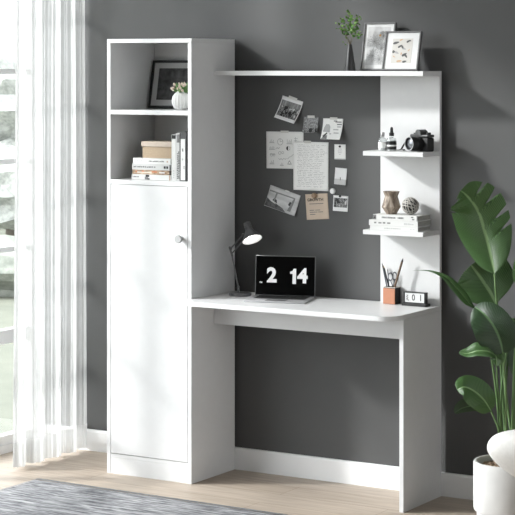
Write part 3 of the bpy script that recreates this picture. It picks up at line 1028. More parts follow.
for (px, py) in ((336.5, 28.5), (341.5, 29), (343, 42), (345.5, 44.5), (361, 19)):
    c = at(px, py, -0.10) - Vector((1.0125, -0.10, 1.6691))
    p0 = Vector((0, 0, 0.10)); mid = p0.lerp(c, 0.5) + Vector((0, 0, 0.015))
    stems.append(([p0, mid, c], 0.0004))
    leafdisc(leaves, c, 0.0036, Vector((0.4, -0.7, 0.5)).normalized())
tubes('stems', mat('twig_bark', C(92, 84, 66), 0.7), tv, stems, 5)
M_twig = noise_mat('twig_leaf_green', [(0.35, C(56, 108, 40)), (0.65, C(122, 152, 84))], 55, rough=0.6)
obj('leaves', leaves, M_twig, tv)

# ------------------------------------------------------------------ bottles and camera on the upper small shelf
M_clear = glass_mat('clear_glass', (0.90, 0.92, 0.92, 1), 0.35, 0.03)
M_frost = mat('milky_lotion', C(222, 223, 222), 0.35, 0.02, 30)
M_silver = mat('silver_cap', C(175), 0.3, 0.03, 40, metal=0.8)
SH1 = 1.3555
jb = thing('glass_bottle', 'small clear glass bottle with a silver cap, left of the dropper bottle', 'bottle', (1.168, -0.118, SH1))
turned('glass', M_clear, jb, [(0, 0), (0.0165, 0), (0.0172, 0.002), (0.0172, 0.040), (0.015, 0.047), (0.0075, 0.052), (0.0072, 0.055), (0, 0.055)], 32)
turned('liquid', M_frost, jb, [(0, 0.0015), (0.0155, 0.0015), (0.0155, 0.030), (0, 0.030)], 32)
turned('cap', M_silver, jb, [(0, 0.0555), (0.0078, 0.0555), (0.0082, 0.057), (0.0082, 0.070), (0.0072, 0.072), (0, 0.072)], 24)
turned('label', M_paper, jb, [(0.0174, 0.010), (0.01755, 0.010), (0.01755, 0.034), (0.0174, 0.034)], 32)
db = thing('dropper_bottle', 'glass dropper bottle with a black label and black bulb cap beside the camera', 'bottle', (1.2065, -0.115, SH1))
turned('glass', M_clear, db, [(0, 0), (0.0178, 0), (0.0187, 0.002), (0.0187, 0.044), (0.0165, 0.050), (0.008, 0.053), (0.008, 0.058), (0, 0.058)], 32)
turned('liquid', M_frost, db, [(0, 0.0015), (0.0170, 0.0015), (0.0170, 0.042), (0, 0.042)], 32)
turned('label', M_black, db, [(0.0189, 0.006), (0.0191, 0.006), (0.0191, 0.038), (0.0189, 0.038)], 32)
turned('label_band', M_paper, db, [(0.0192, 0.018), (0.0193, 0.018), (0.0193, 0.024), (0.0192, 0.024)], 32)
turned('dropper_cap', M_black, db, [(0, 0.0585), (0.0098, 0.0585), (0.0098, 0.071), (0.0065, 0.072), (0.0058, 0.086), (0.0045, 0.092), (0, 0.094)], 24)

kam = thing('film_camera', 'black film camera with a big lens and strap on the upper small shelf', 'camera', (1.326, -0.088, SH1), math.radians(-24))
kam.scale = (1.05, 1.05, 1.05)
M_leath = mat('black_leatherette', C(26), 0.6, 0.1, 60, 0.4, 600)
M_topc = mat('dark_grey_camera_metal', C(74), 0.38, 0.05, 60, metal=0.3)
bm = bmesh.new()
box(bm, -0.052, 0.052, -0.017, 0.017, 0.0, 0.052, 0.006, 3)
obj('body', bm, M_leath, kam, smooth=True, auto=35)
bm = bmesh.new()
box(bm, -0.052, 0.052, -0.0172, 0.0172, 0.0525, 0.063, 0.004, 3)
obj('top_plate', bm, M_topc, kam, smooth=True, auto=35)
bm = bmesh.new()
vsb = []
for y, k in ((-0.021, 0.75), (0.012, 1.0)):
    vsb.append([bm.verts.new((x * k, y, z)) for x, z in ((-0.026, 0.060), (0.026, 0.060), (0.019, 0.075), (0.010, 0.081), (-0.010, 0.081), (-0.019, 0.075))])
bm.faces.new(vsb[0]); bm.faces.new(vsb[1][::-1])
for k in range(6):
    bm.faces.new((vsb[0][k], vsb[1][k], vsb[1][(k + 1) % 6], vsb[0][(k + 1) % 6]))
bmesh.ops.bevel(bm, geom=bm.edges[:], offset=0.0015, segments=2, affect='EDGES')
obj('prism_housing', bm, M_topc, kam)
boxes('hand_grip', M_leath, kam, [(-0.055, -0.034, -0.026, -0.0165, 0.004, 0.050)], 0.004, 3)
lensM = axis_matrix((0.004, -0.0165, 0.030), (0, -1, 0))
lens = turned('lens', M_black, kam, [(0, 0), (0.026, 0), (0.0265, 0.008), (0.0265, 0.020), (0.0252, 0.021), (0.0252, 0.024), (0.0265, 0.025), (0.0268, 0.036), (0.0258, 0.038), (0.0255, 0.048), (0.0232, 0.048), (0.0215, 0.040), (0.0, 0.040)], 40, lensM, lambda a, r, z: r * (1 + (0.012 * math.cos(40 * a) if 0.008 < z < 0.021 else 0)))
turned('filter_ring', M_silver, lens, [(0.0232, 0.0482), (0.0252, 0.0482), (0.0252, 0.050), (0.0232, 0.050), (0.0232, 0.0482)], 40, lensM)
mg, ntg, bg_ = newmat('lens_glass')
bg_.inputs['Base Color'].default_value = C(120, 122, 126)
bg_.inputs['Metallic'].default_value = 0.6
bg_.inputs['Roughness'].default_value = 0.12
turned('lens_glass', mg, lens, [(0.0214, 0.0402), (0.016, 0.0445), (0.008, 0.0468), (0, 0.0475)], 32, lensM)
turned('dial', M_black, kam, [(0, 0.0632), (0.008, 0.0632), (0.0085, 0.064), (0.0085, 0.070), (0.0075, 0.071), (0, 0.071)], 24, Matrix.Translation((0.038, 0, 0)))
turned('shutter_dial', M_topc, kam, [(0, 0.0632), (0.0075, 0.0632), (0.0075, 0.068), (0, 0.068)], 24, Matrix.Translation((-0.036, -0.002, 0)))
sp = [(-0.053, -0.004, 0.052), (-0.060, -0.020, 0.044), (-0.062, -0.036, 0.024), (-0.062, -0.048, 0.008), (-0.072, -0.054, 0.0034), (-0.086, -0.050, 0.0034), (-0.090, -0.036, 0.0034), (-0.074, -0.030, 0.0040), (-0.058, -0.040, 0.0060), (-0.042, -0.052, 0.0036), (-0.030, -0.060, 0.0034)]
bm = bmesh.new()
for a, b in zip(sp[:-1], sp[1:]):
    a, b = Vector(a), Vector(b)
    d = (b - a).normalized()
    sd_ = d.cross(Vector((0, 0, 1))) if abs(d.z) < 0.8 else Vector((0.3, 1, 0)).normalized()
    sd_ = sd_.normalized() * 0.0045
    q = [bm.verts.new(v) for v in (a - sd_, a + sd_, b + sd_, b - sd_)]
    bm.faces.new(q)
bmesh.ops.remove_doubles(bm, verts=bm.verts, dist=0.0015)
st = obj('strap', bm, mat('brown_black_strap', C(46, 40, 36), 0.7, 0.1, 60), kam)
sm = st.modifiers.new('thick', 'SOLIDIFY'); sm.thickness = 0.0016; sm.offset = 0

# ------------------------------------------------------------------ books, wooden vase and wire ball on the lower small shelf
SH2 = 1.0469
G2 = 'books on the lower small shelf'
flat_book('book', 'thin white book lying directly on the lower small shelf', (1.1385, -0.168, SH2), 0.209, 0.112, 0.0172, M_spine_w, G2, math.radians(0),
          word_marks(0.30, 0.66, 0.42, 0.62, mat('faint_ink', C(150), 0.7), 8, 12) + word_marks(0.84, 0.94, 0.42, 0.62, M_grey2, 2, 13))
flat_book('book', 'wide white book with pale grey title, middle of the three shelf books', (1.1345, -0.169, SH2 + 0.0175), 0.211, 0.130, 0.0222, M_spine_w, G2, math.radians(1.2),
          word_marks(0.10, 0.46, 0.38, 0.70, mat('pale_ink', C(130), 0.7), 4, 14) + word_marks(0.72, 0.92, 0.36, 0.62, M_grey2, 5, 15))
flat_book('book', 'white book with a dark spine end and grey title, under the wooden vase', (1.1505, -0.166, SH2 + 0.0400), 0.194, 0.120, 0.0208, M_spine_w, G2, math.radians(0),
          word_marks(0.20, 0.52, 0.34, 0.70, M_ink, 11, 16) + word_marks(0.56, 0.70, 0.34, 0.70, M_ink, 5, 17) + [(0.002, 0.075, 0.05, 0.95, M_grey1), (0.02, 0.06, 0.3, 0.6, M_inkd), (0.86, 0.91, 0.62, 0.85, M_ink), (0.88, 0.93, 0.22, 0.45, M_ink), (0.985, 0.999, 0.0, 1.0, M_grey1)])
BT = SH2 + 0.0400 + 0.0210
M_vwood = noise_mat('veneer_wood', [(0.3, C(96, 84, 74)), (0.5, C(142, 128, 114)), (0.7, C(178, 166, 152))], 34, (3.0, 3.0, 0.5), rough=0.5, dist=0.4)
wv = thing('wooden_vase', 'faceted grey-brown wooden vase on the books of the lower shelf', 'vase', (1.2065, -0.118, BT), 0.35)
rows = [(0.020, 0.0, 0.0), (0.0390, 0.028, 0.5), (0.0255, 0.070, 0.0), (0.0335, 0.089, 0.0)]
bm = bmesh.new()
SEG = 8
vr = [[bm.verts.new((r * math.cos(2 * PI * (k + o_) / SEG), r * math.sin(2 * PI * (k + o_) / SEG), z)) for k in range(SEG)] for r, z, o_ in rows]
bm.faces.new(vr[0][::-1])
for k in range(SEG):
    k2 = (k + 1) % SEG
    bm.faces.new((vr[0][k], vr[0][k2], vr[1][k])); bm.faces.new((vr[0][k2], vr[1][k2], vr[1][k]))
    bm.faces.new((vr[1][k], vr[1][(k + 1) % SEG], vr[2][k2])); bm.faces.new((vr[1][k], vr[2][k2], vr[2][k]))
    bm.faces.new((vr[2][k], vr[2][k2], vr[3][k2], vr[3][k]))
inn = [bm.verts.new((v.co.x * 0.86, v.co.y * 0.86, 0.089)) for v in vr[3]]
bot = bm.verts.new((0, 0, 0.05))
for k in range(SEG):
    k2 = (k + 1) % SEG
    bm.faces.new((vr[3][k], vr[3][k2], inn[k2], inn[k])); bm.faces.new((inn[k], inn[k2], bot))
obj('body', bm, M_vwood, wv)
bl = thing('wire_ball', 'open woven black and white ball right of the wooden vase', 'decorative ball', (1.287, -0.112, BT + 0.0345))
rbm, rbm2 = bmesh.new(), bmesh.new()
for k, n in enumerate([(1, 0, 0.15), (0.1, 1, 0.2), (0.15, 0.2, 1), (1, 1, 0.4), (1, -1, 0.4), (0.2, 1, 1.1), (0.3, -1, 1)]):
    for o_ in (-0.0052, 0.0052):
        ring(rbm2, Vector(n).normalized() * o_, n, 0.0318, 0.0021, 36, 6)
    ring(rbm, (0, 0, 0), n, 0.0302, 0.0036, 36, 6)
obj('dark_strands', rbm, M_blackm, bl, smooth=True)
obj('pale_strands', rbm2, mat('pale_strand', C(178, 174, 168), 0.6), bl, smooth=True)

# ------------------------------------------------------------------ desk lamp
TL = 7.84
lb = Vector((0.5235, -0.143, DT + 0.0003))
lamp = thing('desk_lamp', 'dark grey jointed desk lamp with white-lined shade on the desk', 'desk lamp', lb)
L_ = lambda px, py, dt=0.0: P(px, py, TL + dt) - lb
turned('base', M_lampm, lamp, [(0, 0), (0.045, 0), (0.0465, 0.002), (0.0465, 0.008), (0.044, 0.0105), (0.008, 0.0115), (0, 0.0115)], 40)
pj0 = Vector((-0.006, 0.0, 0.011))
j0 = L_(238.3, 287.5)
tubes('post', M_lampm, lamp, [([(j0.x, j0.y, 0.010), (j0.x, j0.y, j0.z)], 0.0048)])
j1 = L_(230.6, 248.5)
j2 = L_(243.0, 235.0)
off = Vector((0.003, -0.005, 0))
tubes('lower_arm', M_lampm, lamp, [([j0 + off, j1 + off], 0.0030), ([j0 - off, j1 - off], 0.0030)])
tubes('upper_arm', M_lampm, lamp, [([j1 + off, j2 + off * 0.6], 0.0030), ([L_(231.5, 254) - off, L_(244.0, 240.0) - off * 0.6], 0.0026)])
tubes('spring', M_silver, lamp, [([j1.lerp(j0, 0.10), j1.lerp(j0, 0.42)], 0.0022)])
for q in (j0, j1, j2):
    M_ = axis_matrix(q - Vector((0.006, -0.010, 0)) , (0.52, -0.854, 0))
    turned('joint', M_lampm, lamp, [(0, 0), (0.0062, 0), (0.0062, 0.022), (0, 0.022)], 18, M_)
tubes('joint_plate', M_lampm, lamp, [([L_(229.3, 246.5), L_(232.5, 256.5)], 0.0040)])
oc = L_(252.2, 239.8, -0.01)
nv = Vector((0.474, -0.25, -0.844)).normalized()
# lathe axis from the socket cap (z = 0) down to the opening (z = HL)
HL = 0.080
MA = axis_matrix(oc - nv * HL, nv)
prof_o = [(0, 0.0), (0.010, 0.0), (0.0145, 0.002), (0.0148, 0.030), (0.0165, 0.034), (0.0200, 0.042), (0.030, 0.058), (0.0415, 0.0785), (0.0420, 0.080)]
sh = turned('shade', M_lampm, lamp, prof_o, 40, MA)
M_shin = mat('white_enamel', C(240), 0.35, 0.01, 20)
turned('shade_lining', M_shin, sh, [(0.0418, 0.0800), (0.0406, 0.0785), (0.029, 0.0588), (0.0185, 0.0440), (0.0, 0.0430)], 40, MA)
M_bulb = emit_mat('lit_bulb', (1.0, 0.98, 0.94, 1), 5.0)
turned('bulb', M_bulb, sh, [(0, 0.0435), (0.008, 0.0435), (0.010, 0.050), (0.018, 0.060), (0.0165, 0.069), (0.009, 0.0745), (0, 0.076)], 28, MA)
for k in range(3):
    turned('socket_fin', M_lampm, sh, [(0.0148, 0.006 + k * 0.008), (0.0160, 0.007 + k * 0.008), (0.0160, 0.0095 + k * 0.008), (0.0148, 0.0105 + k * 0.008)], 32, MA)
bulb = bpy.data.lights.new('bulb_glow', 'SPOT')
bulb.energy = 0.35
bulb.spot_size = math.radians(120)
bulb.shadow_soft_size = 0.015
bo = bpy.data.objects.new('bulb_glow', bulb)
bo.location = oc + lb - nv * 0.002
bo.rotation_euler = nv.to_track_quat('-Z', 'Y').to_euler()
COL.objects.link(bo)

# ------------------------------------------------------------------ laptop
M_alu = mat('silver_aluminium', C(196, 196, 198), 0.35, 0.02, 60, metal=0.5)
M_alud = mat('grey_aluminium_edge', C(120), 0.4, 0.03, 60, metal=0.5)
M_screen = mat('black_screen', C(5), 0.25, 0.0, 10, spec=0.25)
M_digit = emit_mat('screen_digits', C(205), 0.55)
lap = thing('laptop', 'open silver laptop whose black screen shows a large clock reading 2 14', 'laptop', (0.7715, -0.2880, DT + 0.0003), math.radians(16.5))
# local: front edge centre at the origin, x along the front edge, y back to the hinge
LW, LD = 0.252, 0.178
bm = bmesh.new(); box(bm, -LW / 2, LW / 2, 0, LD, 0.001, 0.0070, 0.0022, 3)
obj('base', bm, M_alu, lap, smooth=True, auto=35)
kb = []
for r_ in range(6):
    for c_ in range(14):
        x0 = -0.104 + c_ * 0.0149
        y0 = 0.079 + r_ * 0.0145
        kb.append((x0, x0 + 0.0128, y0, y0 + 0.0122, 0.0069, 0.0077))
boxes('keyboard_well', M_alud, lap, [(-0.108, 0.108, 0.076, 0.167, 0.0064, 0.0071)])
boxes('keyboard', M_black, lap, kb)
boxes('trackpad', M_alud, lap, [(-0.042, 0.042, 0.010, 0.066, 0.0064, 0.00715)])
SH_ = 0.166
scr = bpy.data.objects.new('lid', None)
bm = bmesh.new(); box(bm, -LW / 2, LW / 2, -0.0025, 0.0025, 0.0, SH_, 0.0022, 3)
lid = obj('lid', bm, M_alud, lap, smooth=True, auto=35, loc=(0, LD + 0.0030, 0.0035), rot=(math.radians(-4.5), 0, 0))
bpy.data.objects.remove(scr)
boxes('screen', M_screen, lid, [(-LW / 2 + 0.003, LW / 2 - 0.003, -0.0032, -0.0024, 0.007, SH_ - 0.003)])
boxes('hinge_bar', M_black, lap, [(-LW / 2 + 0.02, LW / 2 - 0.02, LD - 0.008, LD - 0.001, 0.0070, 0.0085)])
def numeral(ch, x, z, size, bold, sx=1.0):
    lettering('screen_digit', ch, size, M_digit, lid, (x, -0.0036, z), bold=bold, sx=sx)
numeral('2', -0.056, 0.084, 0.080, 0.0034, 1.0)
numeral('4', 0.073, 0.084, 0.080, 0.0034, 1.0)
def one(name, m, parent, x, z, h, y):
    # a heavy figure one with its flag
    pts = [(0.00, 0.0), (0.00, 0.66), (-0.17, 0.66), (-0.17, 0.80), (0.00, 0.86), (0.06, 1.0), (0.24, 1.0), (0.24, 0.0)]
    return blob(name, m, parent, [(x + p[0] * h, z + p[1] * h - h / 2) for p in pts], y)
one('screen_digit', M_digit, lid, 0.031, 0.084, 0.0615, -0.0036)
lettering('screen_caption', 'PM', 0.0085, M_digit, lid, (-0.101, -0.0036, 0.056), bold=0.0002)

# ------------------------------------------------------------------ pencil cup and what stands in it
M_copper = mat('copper_leather', C(176, 118, 88), 0.5, 0.04, 60, 0.1, 300)
cup = thing('pencil_cup', 'small square copper-fronted cup with black sides, holding pencils and scissors', 'pencil cup', (1.178, -0.0815, DT + 0.0003), math.radians(-3))
CW, CDp, CHt = 0.0265, 0.044, 0.065
bm = bmesh.new()
box(bm, -CW, CW, 0.002, 0.005, 0.0, CHt); box(bm, -CW, CW, CDp - 0.003, CDp, 0.0, CHt)
box(bm, -CW, -CW + 0.003, 0.005, CDp - 0.003, 0.0, CHt); box(bm, CW - 0.003, CW, 0.005, CDp - 0.003, 0.0, CHt)
box(bm, -CW + 0.003, CW - 0.003, 0.005, CDp - 0.003, 0.0, 0.003)
obj('body', bm, M_black, cup)
bm = bmesh.new(); box(bm, -CW - 0.0005, CW + 0.0003, -0.0022, 0.0018, 0.0006, CHt - 0.003, 0.0015, 2)
obj('front_face', bm, M_copper, cup)
bm = bmesh.new()
for a in ((-CW - 0.0008, CW + 0.0008, -0.002, 0.0016), (-CW - 0.0008, CW + 0.0008, CDp - 0.0016, CDp + 0.0008), (-CW - 0.0008, -CW + 0.0016, 0.0016, CDp - 0.0016), (CW - 0.0016, CW + 0.0008, 0.0016, CDp - 0.0016)):
    box(bm, a[0], a[1], a[2], a[3], CHt, CHt + 0.0022)
obj('rim', bm, mat('pale_rim', C(205, 196, 186), 0.5), cup)

def stick(name, label, cat, foot, top, R, m, tipm=None, tip=0.018, flat=False):
    foot, top = Vector(foot), Vector(top)
    o = thing(name, label, cat, foot)
    d = top - foot
    n = d.normalized()
    body_end = d - n * tip
    tubes('barrel', m, o, [([Vector((0, 0, 0)), body_end], R)], 8 if not flat else 4)
    tubes('tip', tipm or m, o, [([body_end, d - n * tip * 0.3, d], [R * 0.98, R * 0.5, R * 0.12])], 8)
    return o
zc = DT + 0.0042
foot = lambda x, y: Vector((1.178 + x, -0.0815 + y, zc))
M_pencil = mat('charcoal_pencil', C(44, 46, 50), 0.4)
stick('pencil', 'dark pencil leaning furthest left in the copper cup', 'pencil', foot(-0.004, 0.016), at(382.0, 262.5, -0.062), 0.0026, mat('slate_pencil', C(84, 88, 96), 0.4), M_pencil)
stick('pencil', 'thick dark pencil leaning left, second from the left in the copper cup', 'pencil', foot(0.004, 0.026), at(383.3, 265.3, -0.048), 0.0034, M_pencil, mat('pencil_wood', C(196, 168, 132), 0.6), 0.012)
stick('pen', 'slim grey pen standing upright left of the scissors in the copper cup', 'pen', foot(-0.013, 0.033), at(387.6, 268.5, -0.045), 0.0022, mat('steel_pen', C(98, 100, 106), 0.35, metal=0.4), M_black, 0.010)
# wide wooden ruler-like pencil leaning right
stick('pencil', 'thick brown and black pencil leaning right out of the copper cup', 'pencil', foot(-0.002, 0.012), at(403.0, 258.3, -0.066), 0.0046, mat('brown_pencil', C(104, 84, 66), 0.5, 0.2, 80), M_black, 0.014)
sc_top = at(392.5, 276.5, -0.052)
sf = foot(0.004, 0.034)
sc = thing('scissors', 'grey-handled scissors standing upright in the copper cup', 'scissors', sf)
ax = (sc_top - sf)
n_ax = ax.normalized()
for s_ in (-1, 1):
    c0 = ax + RV * (0.0085 * s_) + Vector((0, 0, 0.001 * s_))
    bm = bmesh.new()
    nrm = (-DV + RV * 0.1 * s_).normalized()
    ring(bm, (0, 0, 0), nrm, 0.0085, 0.0018, 28, 8)
    for v in bm.verts:
        v.co = Vector((v.co.x, v.co.y, v.co.z * 1.75)) + c0
    tube(bm, [c0 - Vector((0, 0, 0.0145)), ax * 0.62 + RV * 0.001 * s_, ax * 0.56], 0.0018, 8)
    obj('handle', bm, mat('grey_handle', C(104, 106, 112), 0.4), sc, smooth=True)
    tubes('blade', M_silver, sc, [([ax * 0.58 + RV * 0.0012 * s_, ax * 0.3 - RV * 0.001 * s_, ax * 0.03], [0.0024, 0.002, 0.0006])], 6)

# ------------------------------------------------------------------ desk calendar
cal = thing('desk_calendar', 'black desk calendar with white blocks reading 01 beside the copper cup', 'desk calendar', (1.2905, -0.0745, DT + 0.0003), math.radians(-1))
boxes('base', M_black, cal, [(-0.053, 0.055, -0.017, 0.020, 0, 0.0105)], 0.001)
bm = bmesh.new()
for a in ((-0.048, 0.048, 0.0107, 0.0135), (-0.048, 0.048, 0.051, 0.0545), (-0.048, -0.043, 0.0135, 0.051), (0.043, 0.048, 0.0135, 0.051)):
    box(bm, a[0], a[1], -0.010, 0.012, a[2], a[3])
obj('frame', bm, M_black, cal)
for k, (x0, x1) in enumerate(((-0.0427, -0.0205), (-0.0200, 0.0110), (0.0115, 0.0427))):
    b = boxes('block', M_mat, cal, [(x0, x1, -0.0085, 0.011, 0.0137, 0.0508)], 0.0008)
    if k:
        lettering('block_digit', '01'[k - 1], 0.034, M_inkd, b, ((x0 + x1) / 2, -0.0088, 0.0320), bold=0.0004, sx=0.85)
    else:
        lettering('block_month', 'JAN', 0.013, M_inkd, b, ((x0 + x1) / 2, -0.0088, 0.0320), rot=(PI / 2, -PI / 2, 0), bold=0.0002)

# ------------------------------------------------------------------ plant in a pot
PC = Vector((1.853, -0.45, 0))
M_conc = mat('pale_concrete', C(196, 195, 193), 0.8, 0.06, 12, 0.1, 200)
pot = thing('plant_pot', 'pale concrete pot with a ribbed foot, behind the white chair', 'plant pot', PC)
PR = 0.127
turned('pot_body', M_conc, pot, [(0, 0.088), (PR - 0.012, 0.088), (PR - 0.003, 0.092), (PR, 0.100), (PR, 0.262), (PR - 0.003, 0.267), (PR - 0.010, 0.267), (PR - 0.013, 0.262), (PR - 0.013, 0.225), (0, 0.225)], 64)
turned('ribbed_foot', M_conc, pot, [(0, 0), (PR - 0.016, 0), (PR - 0.014, 0.004), (PR - 0.014, 0.0875), (0, 0.0875)], 240, None, lambda a, r, z: r * (1 + 0.016 * abs(math.sin(a * 30))) if r > 0.05 else r)
M_soil = noise_mat('bark_soil', [(0.3, C(84, 70, 58)), (0.5, C(148, 126, 106)), (0.7, C(198, 178, 158))], 90, rough=0.95, kind='noise', bump=0.8)
bm = bmesh.new()
rs = random.Random(9)
N = 40
gv = {}
for i in range(N + 1):
    for j in range(N + 1):
        x, y = -0.112 + 0.224 * i / N, -0.112 + 0.224 * j / N
        if x * x + y * y < 0.1125 ** 2:
            gv[i, j] = bm.verts.new((x, y, 0.247 + rs.uniform(-0.004, 0.005)))
for (i, j) in list(gv):
    q = [(i, j), (i + 1, j), (i + 1, j + 1), (i, j + 1)]
    if all(k in gv for k in q):
        bm.faces.new([gv[k] for k in q])
so = obj('soil', bm, M_soil, pot)
so['kind'] = 'stuff'

def leaf_material(name, dark, light, rib):
    m, nt, b = newmat(name)
    uv = nt.nodes.new('ShaderNodeUVMap'); uv.uv_map = 'leaf'
    sep = nt.nodes.new('ShaderNodeSeparateXYZ')
    nt.links.new(uv.outputs['UV'], sep.inputs[0])
    ab = nt.nodes.new('ShaderNodeMath'); ab.operation = 'ABSOLUTE'
    nt.links.new(sep.outputs['Y'], ab.inputs[0])
    k1 = nt.nodes.new('ShaderNodeMath'); k1.operation = 'MULTIPLY_ADD'
    nt.links.new(ab.outputs[0], k1.inputs[0]); k1.inputs[1].default_value = -0.22
    nt.links.new(sep.outputs['X'], k1.inputs[2])
    cb = nt.nodes.new('ShaderNodeCombineXYZ')
    nt.links.new(k1.outputs[0], cb.inputs['X'])
    wv_ = nt.nodes.new('ShaderNodeTexWave')
    wv_.inputs['Scale'].default_value = 7.0
    wv_.inputs['Distortion'].default_value = 1.2
    wv_.inputs['Detail'].default_value = 2
    nt.links.new(cb.outputs[0], wv_.inputs['Vector'])
    r = ramp(nt, [(0.15, dark), (0.85, light)])
    nt.links.new(wv_.outputs['Fac'], r.inputs['Fac'])
    mr = nt.nodes.new('ShaderNodeMapRange')
    mr.inputs['From Min'].default_value = 0.035; mr.inputs['From Max'].default_value = 0.075
    nt.links.new(ab.outputs[0], mr.inputs['Value'])
    mx = nt.nodes.new('ShaderNodeMix'); mx.data_type = 'RGBA'
    nt.links.new(mr.outputs[0], mx.inputs['Factor'])
    mx.inputs['A'].default_value = rib
    nt.links.new(r.outputs['Color'], mx.inputs['B'])
    nt.links.new(mx.outputs['Result'], b.inputs['Base Color'])
    bp = nt.nodes.new('ShaderNodeBump'); bp.inputs['Strength'].default_value = 0.35; bp.inputs['Distance'].default_value = 0.003
    nt.links.new(wv_.outputs['Fac'], bp.inputs['Height'])
    nt.links.new(bp.outputs['Normal'], b.inputs['Normal'])
    b.inputs['Roughness'].default_value = 0.38
    return m
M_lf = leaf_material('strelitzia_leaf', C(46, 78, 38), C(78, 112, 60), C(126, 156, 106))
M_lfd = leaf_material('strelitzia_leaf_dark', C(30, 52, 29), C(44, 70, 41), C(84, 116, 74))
plant = thing('strelitzia_plant', 'tall green bird of paradise plant with broad split leaves, in the concrete pot', 'plant', PC + Vector((0, 0, 0.245)))
PO = PC + Vector((0, 0, 0.245))

def bez(pts, n):
    pts = [Vector(p) for p in pts]
    out = []
    m = len(pts) - 1
    for i in range(n + 1):
        f = i / n * m
        k = min(int(f), m - 1)
        t = f - k
        p0, p1, p2, p3 = pts[max(k - 1, 0)], pts[k], pts[k + 1], pts[min(k + 2, m)]
        out.append(0.5 * (2 * p1 + (p2 - p0) * t + (2 * p0 - 5 * p1 + 4 * p2 - p3) * t * t + (3 * p1 - p0 - 3 * p2 + p3) * t ** 3))
    return out
def leaf(mid, wl, wr, face, m=None, splits=(), fold=0.15, slant=0.35, n=72, mv=9, tipp=0.72, basep=0.5, twist=0.0, label=None):
    """mid: midrib points base to tip (world); wl, wr: half widths in metres; face: direction the blade looks to"""
    c = bez(mid, n)
    bm = bmesh.new()
    uvl = bm.loops.layers.uv.new('leaf')
    rows, uvs = [], {}
    L = sum((b - a).length for a, b in zip(c[:-1], c[1:]))
    for i in range(n + 1):
        u = i / n
        t = (c[min(i + 1, n)] - c[max(i - 1, 0)]).normalized()
        nrm = Vector(face); nrm = (nrm - t * nrm.dot(t)).normalized()
        if twist:
            nrm = Quaternion(t, twist * u) @ nrm
        s = t.cross(nrm).normalized()
        prof_ = (math.sin(PI * u ** tipp) ** basep) if 0 < u < 1 else 0.0
        row = []
        for j in range(-mv, mv + 1):
            v = j / mv
            w_ = (wl if v < 0 else wr) * prof_
            for (sd_, u0, depth, gap) in splits:
                if sd_ == (-1 if v < 0 else 1):
                    k = abs(u - u0) / gap
                    if k < 1:
                        w_ *= 1 - depth * (1 - k)
            av = abs(v)
            p = c[i] + s * (w_ * v) + t * (slant * w_ * av * min(1, 3 * (1 - u))) + nrm * (fold * w_ * av * (1.0 - 0.9 * av)) 
            vert = bm.verts.new(p - PO)
            uvs[vert] = (u * 3.0 * L / 0.36, v)
            row.append(vert)
        rows.append(row)
    for a, b in zip(rows[:-1], rows[1:]):
        for j in range(2 * mv):
            try:
                f = bm.faces.new((a[j], a[j + 1], b[j + 1], b[j]))
            except ValueError:
                continue
            for lp in f.loops:
                lp[uvl].uv = uvs[lp.vert]
    o = obj('leaf', bm, m or M_lf, plant, smooth=True)
    if label:
        o['label'] = label
    return o
def stem(pts, r0=0.0062, r1=0.0035, n=16, m=None):
    c = [p - PO for p in bez(pts, n)]
    return tubes('stalk', m or M_stalk, plant, [(c, [r0 + (r1 - r0) * k / n for k in range(n + 1)])], 8)
M_stalk = noise_mat('green_stalk', [(0.3, C(70, 98, 58)), (0.7, C(104, 130, 84))], 20, (1, 1, 0.2), rough=0.45)
FC = Vector((0.45, -0.85, 0.15))
T0 = 6.89
G = lambda px, py, d=0.0: P(px, py, T0 + d)
root = lambda dx, dy: PO + Vector((dx, dy, 0.007))
# the tall split leaf
la = [G(494.5, 274, 0.0), G(491, 256, 0.02), G(486, 236, 0.03), G(478.5, 212, 0.02), G(468.5, 197.5, -0.02), G(460.5, 190.5, -0.06)]
leaf(la, 0.098, 0.103, FC + Vector((-0.15, 0, 0)), None, [(1, 0.34, 0.5, 0.02), (1, 0.46, 0.62, 0.022), (1, 0.60, 0.66, 0.024), (1, 0.74, 0.72, 0.030), (-1, 0.56, 0.22, 0.02), (-1, 0.72, 0.30, 0.018), (-1, 0.90, 0.5, 0.03)], 0.30, 0.55, 110, 10, 0.82, 0.55)
stem([root(-0.005, 0.0), G(503, 400, -0.01), G(499, 330, -0.01), G(496, 294, -0.01), G(494.5, 274, 0.0)])
# the leaf behind and below it
leaf([G(496, 304, 0.06), G(490, 292, 0.07), G(480, 277, 0.08), G(471, 265, 0.06)], 0.10, 0.115, FC, M_lf, [(1, 0.5, 0.3, 0.03)], 0.22, 0.35, 60, 9, 0.80, 0.45)
stem([root(0.02, 0.02), G(506, 395, 0.04), G(501, 340, 0.05), G(496, 304, 0.06)])
# the long slender leaf reaching left in front of the desk's upright
leaf([G(478.5, 311, 0.02), G(470, 304, 0.02), G(459, 291, 0.03), G(446, 277.5, 0.05), G(430, 271.0, 0.08), G(411.5, 270.6, 0.12)], 0.032, 0.026, Vector((-0.25, -0.30, 0.95)), M_lf, (), 0.5, 0.2, 60, 8, 0.55, 0.9, 0.3)
stem([root(-0.03, 0.0), G(497, 400, 0.0), G(489, 345, 0.01), G(478.5, 311, 0.02)], 0.005, 0.003)
# broad dark leaf hanging in the middle
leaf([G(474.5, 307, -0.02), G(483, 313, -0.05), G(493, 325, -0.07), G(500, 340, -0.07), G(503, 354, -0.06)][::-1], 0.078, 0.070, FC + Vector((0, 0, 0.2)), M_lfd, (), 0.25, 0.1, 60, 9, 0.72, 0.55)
stem([root(0.0, -0.03), G(506, 400, -0.07), G(504, 370, -0.07), G(503, 352, -0.06)], 0.005, 0.0035)
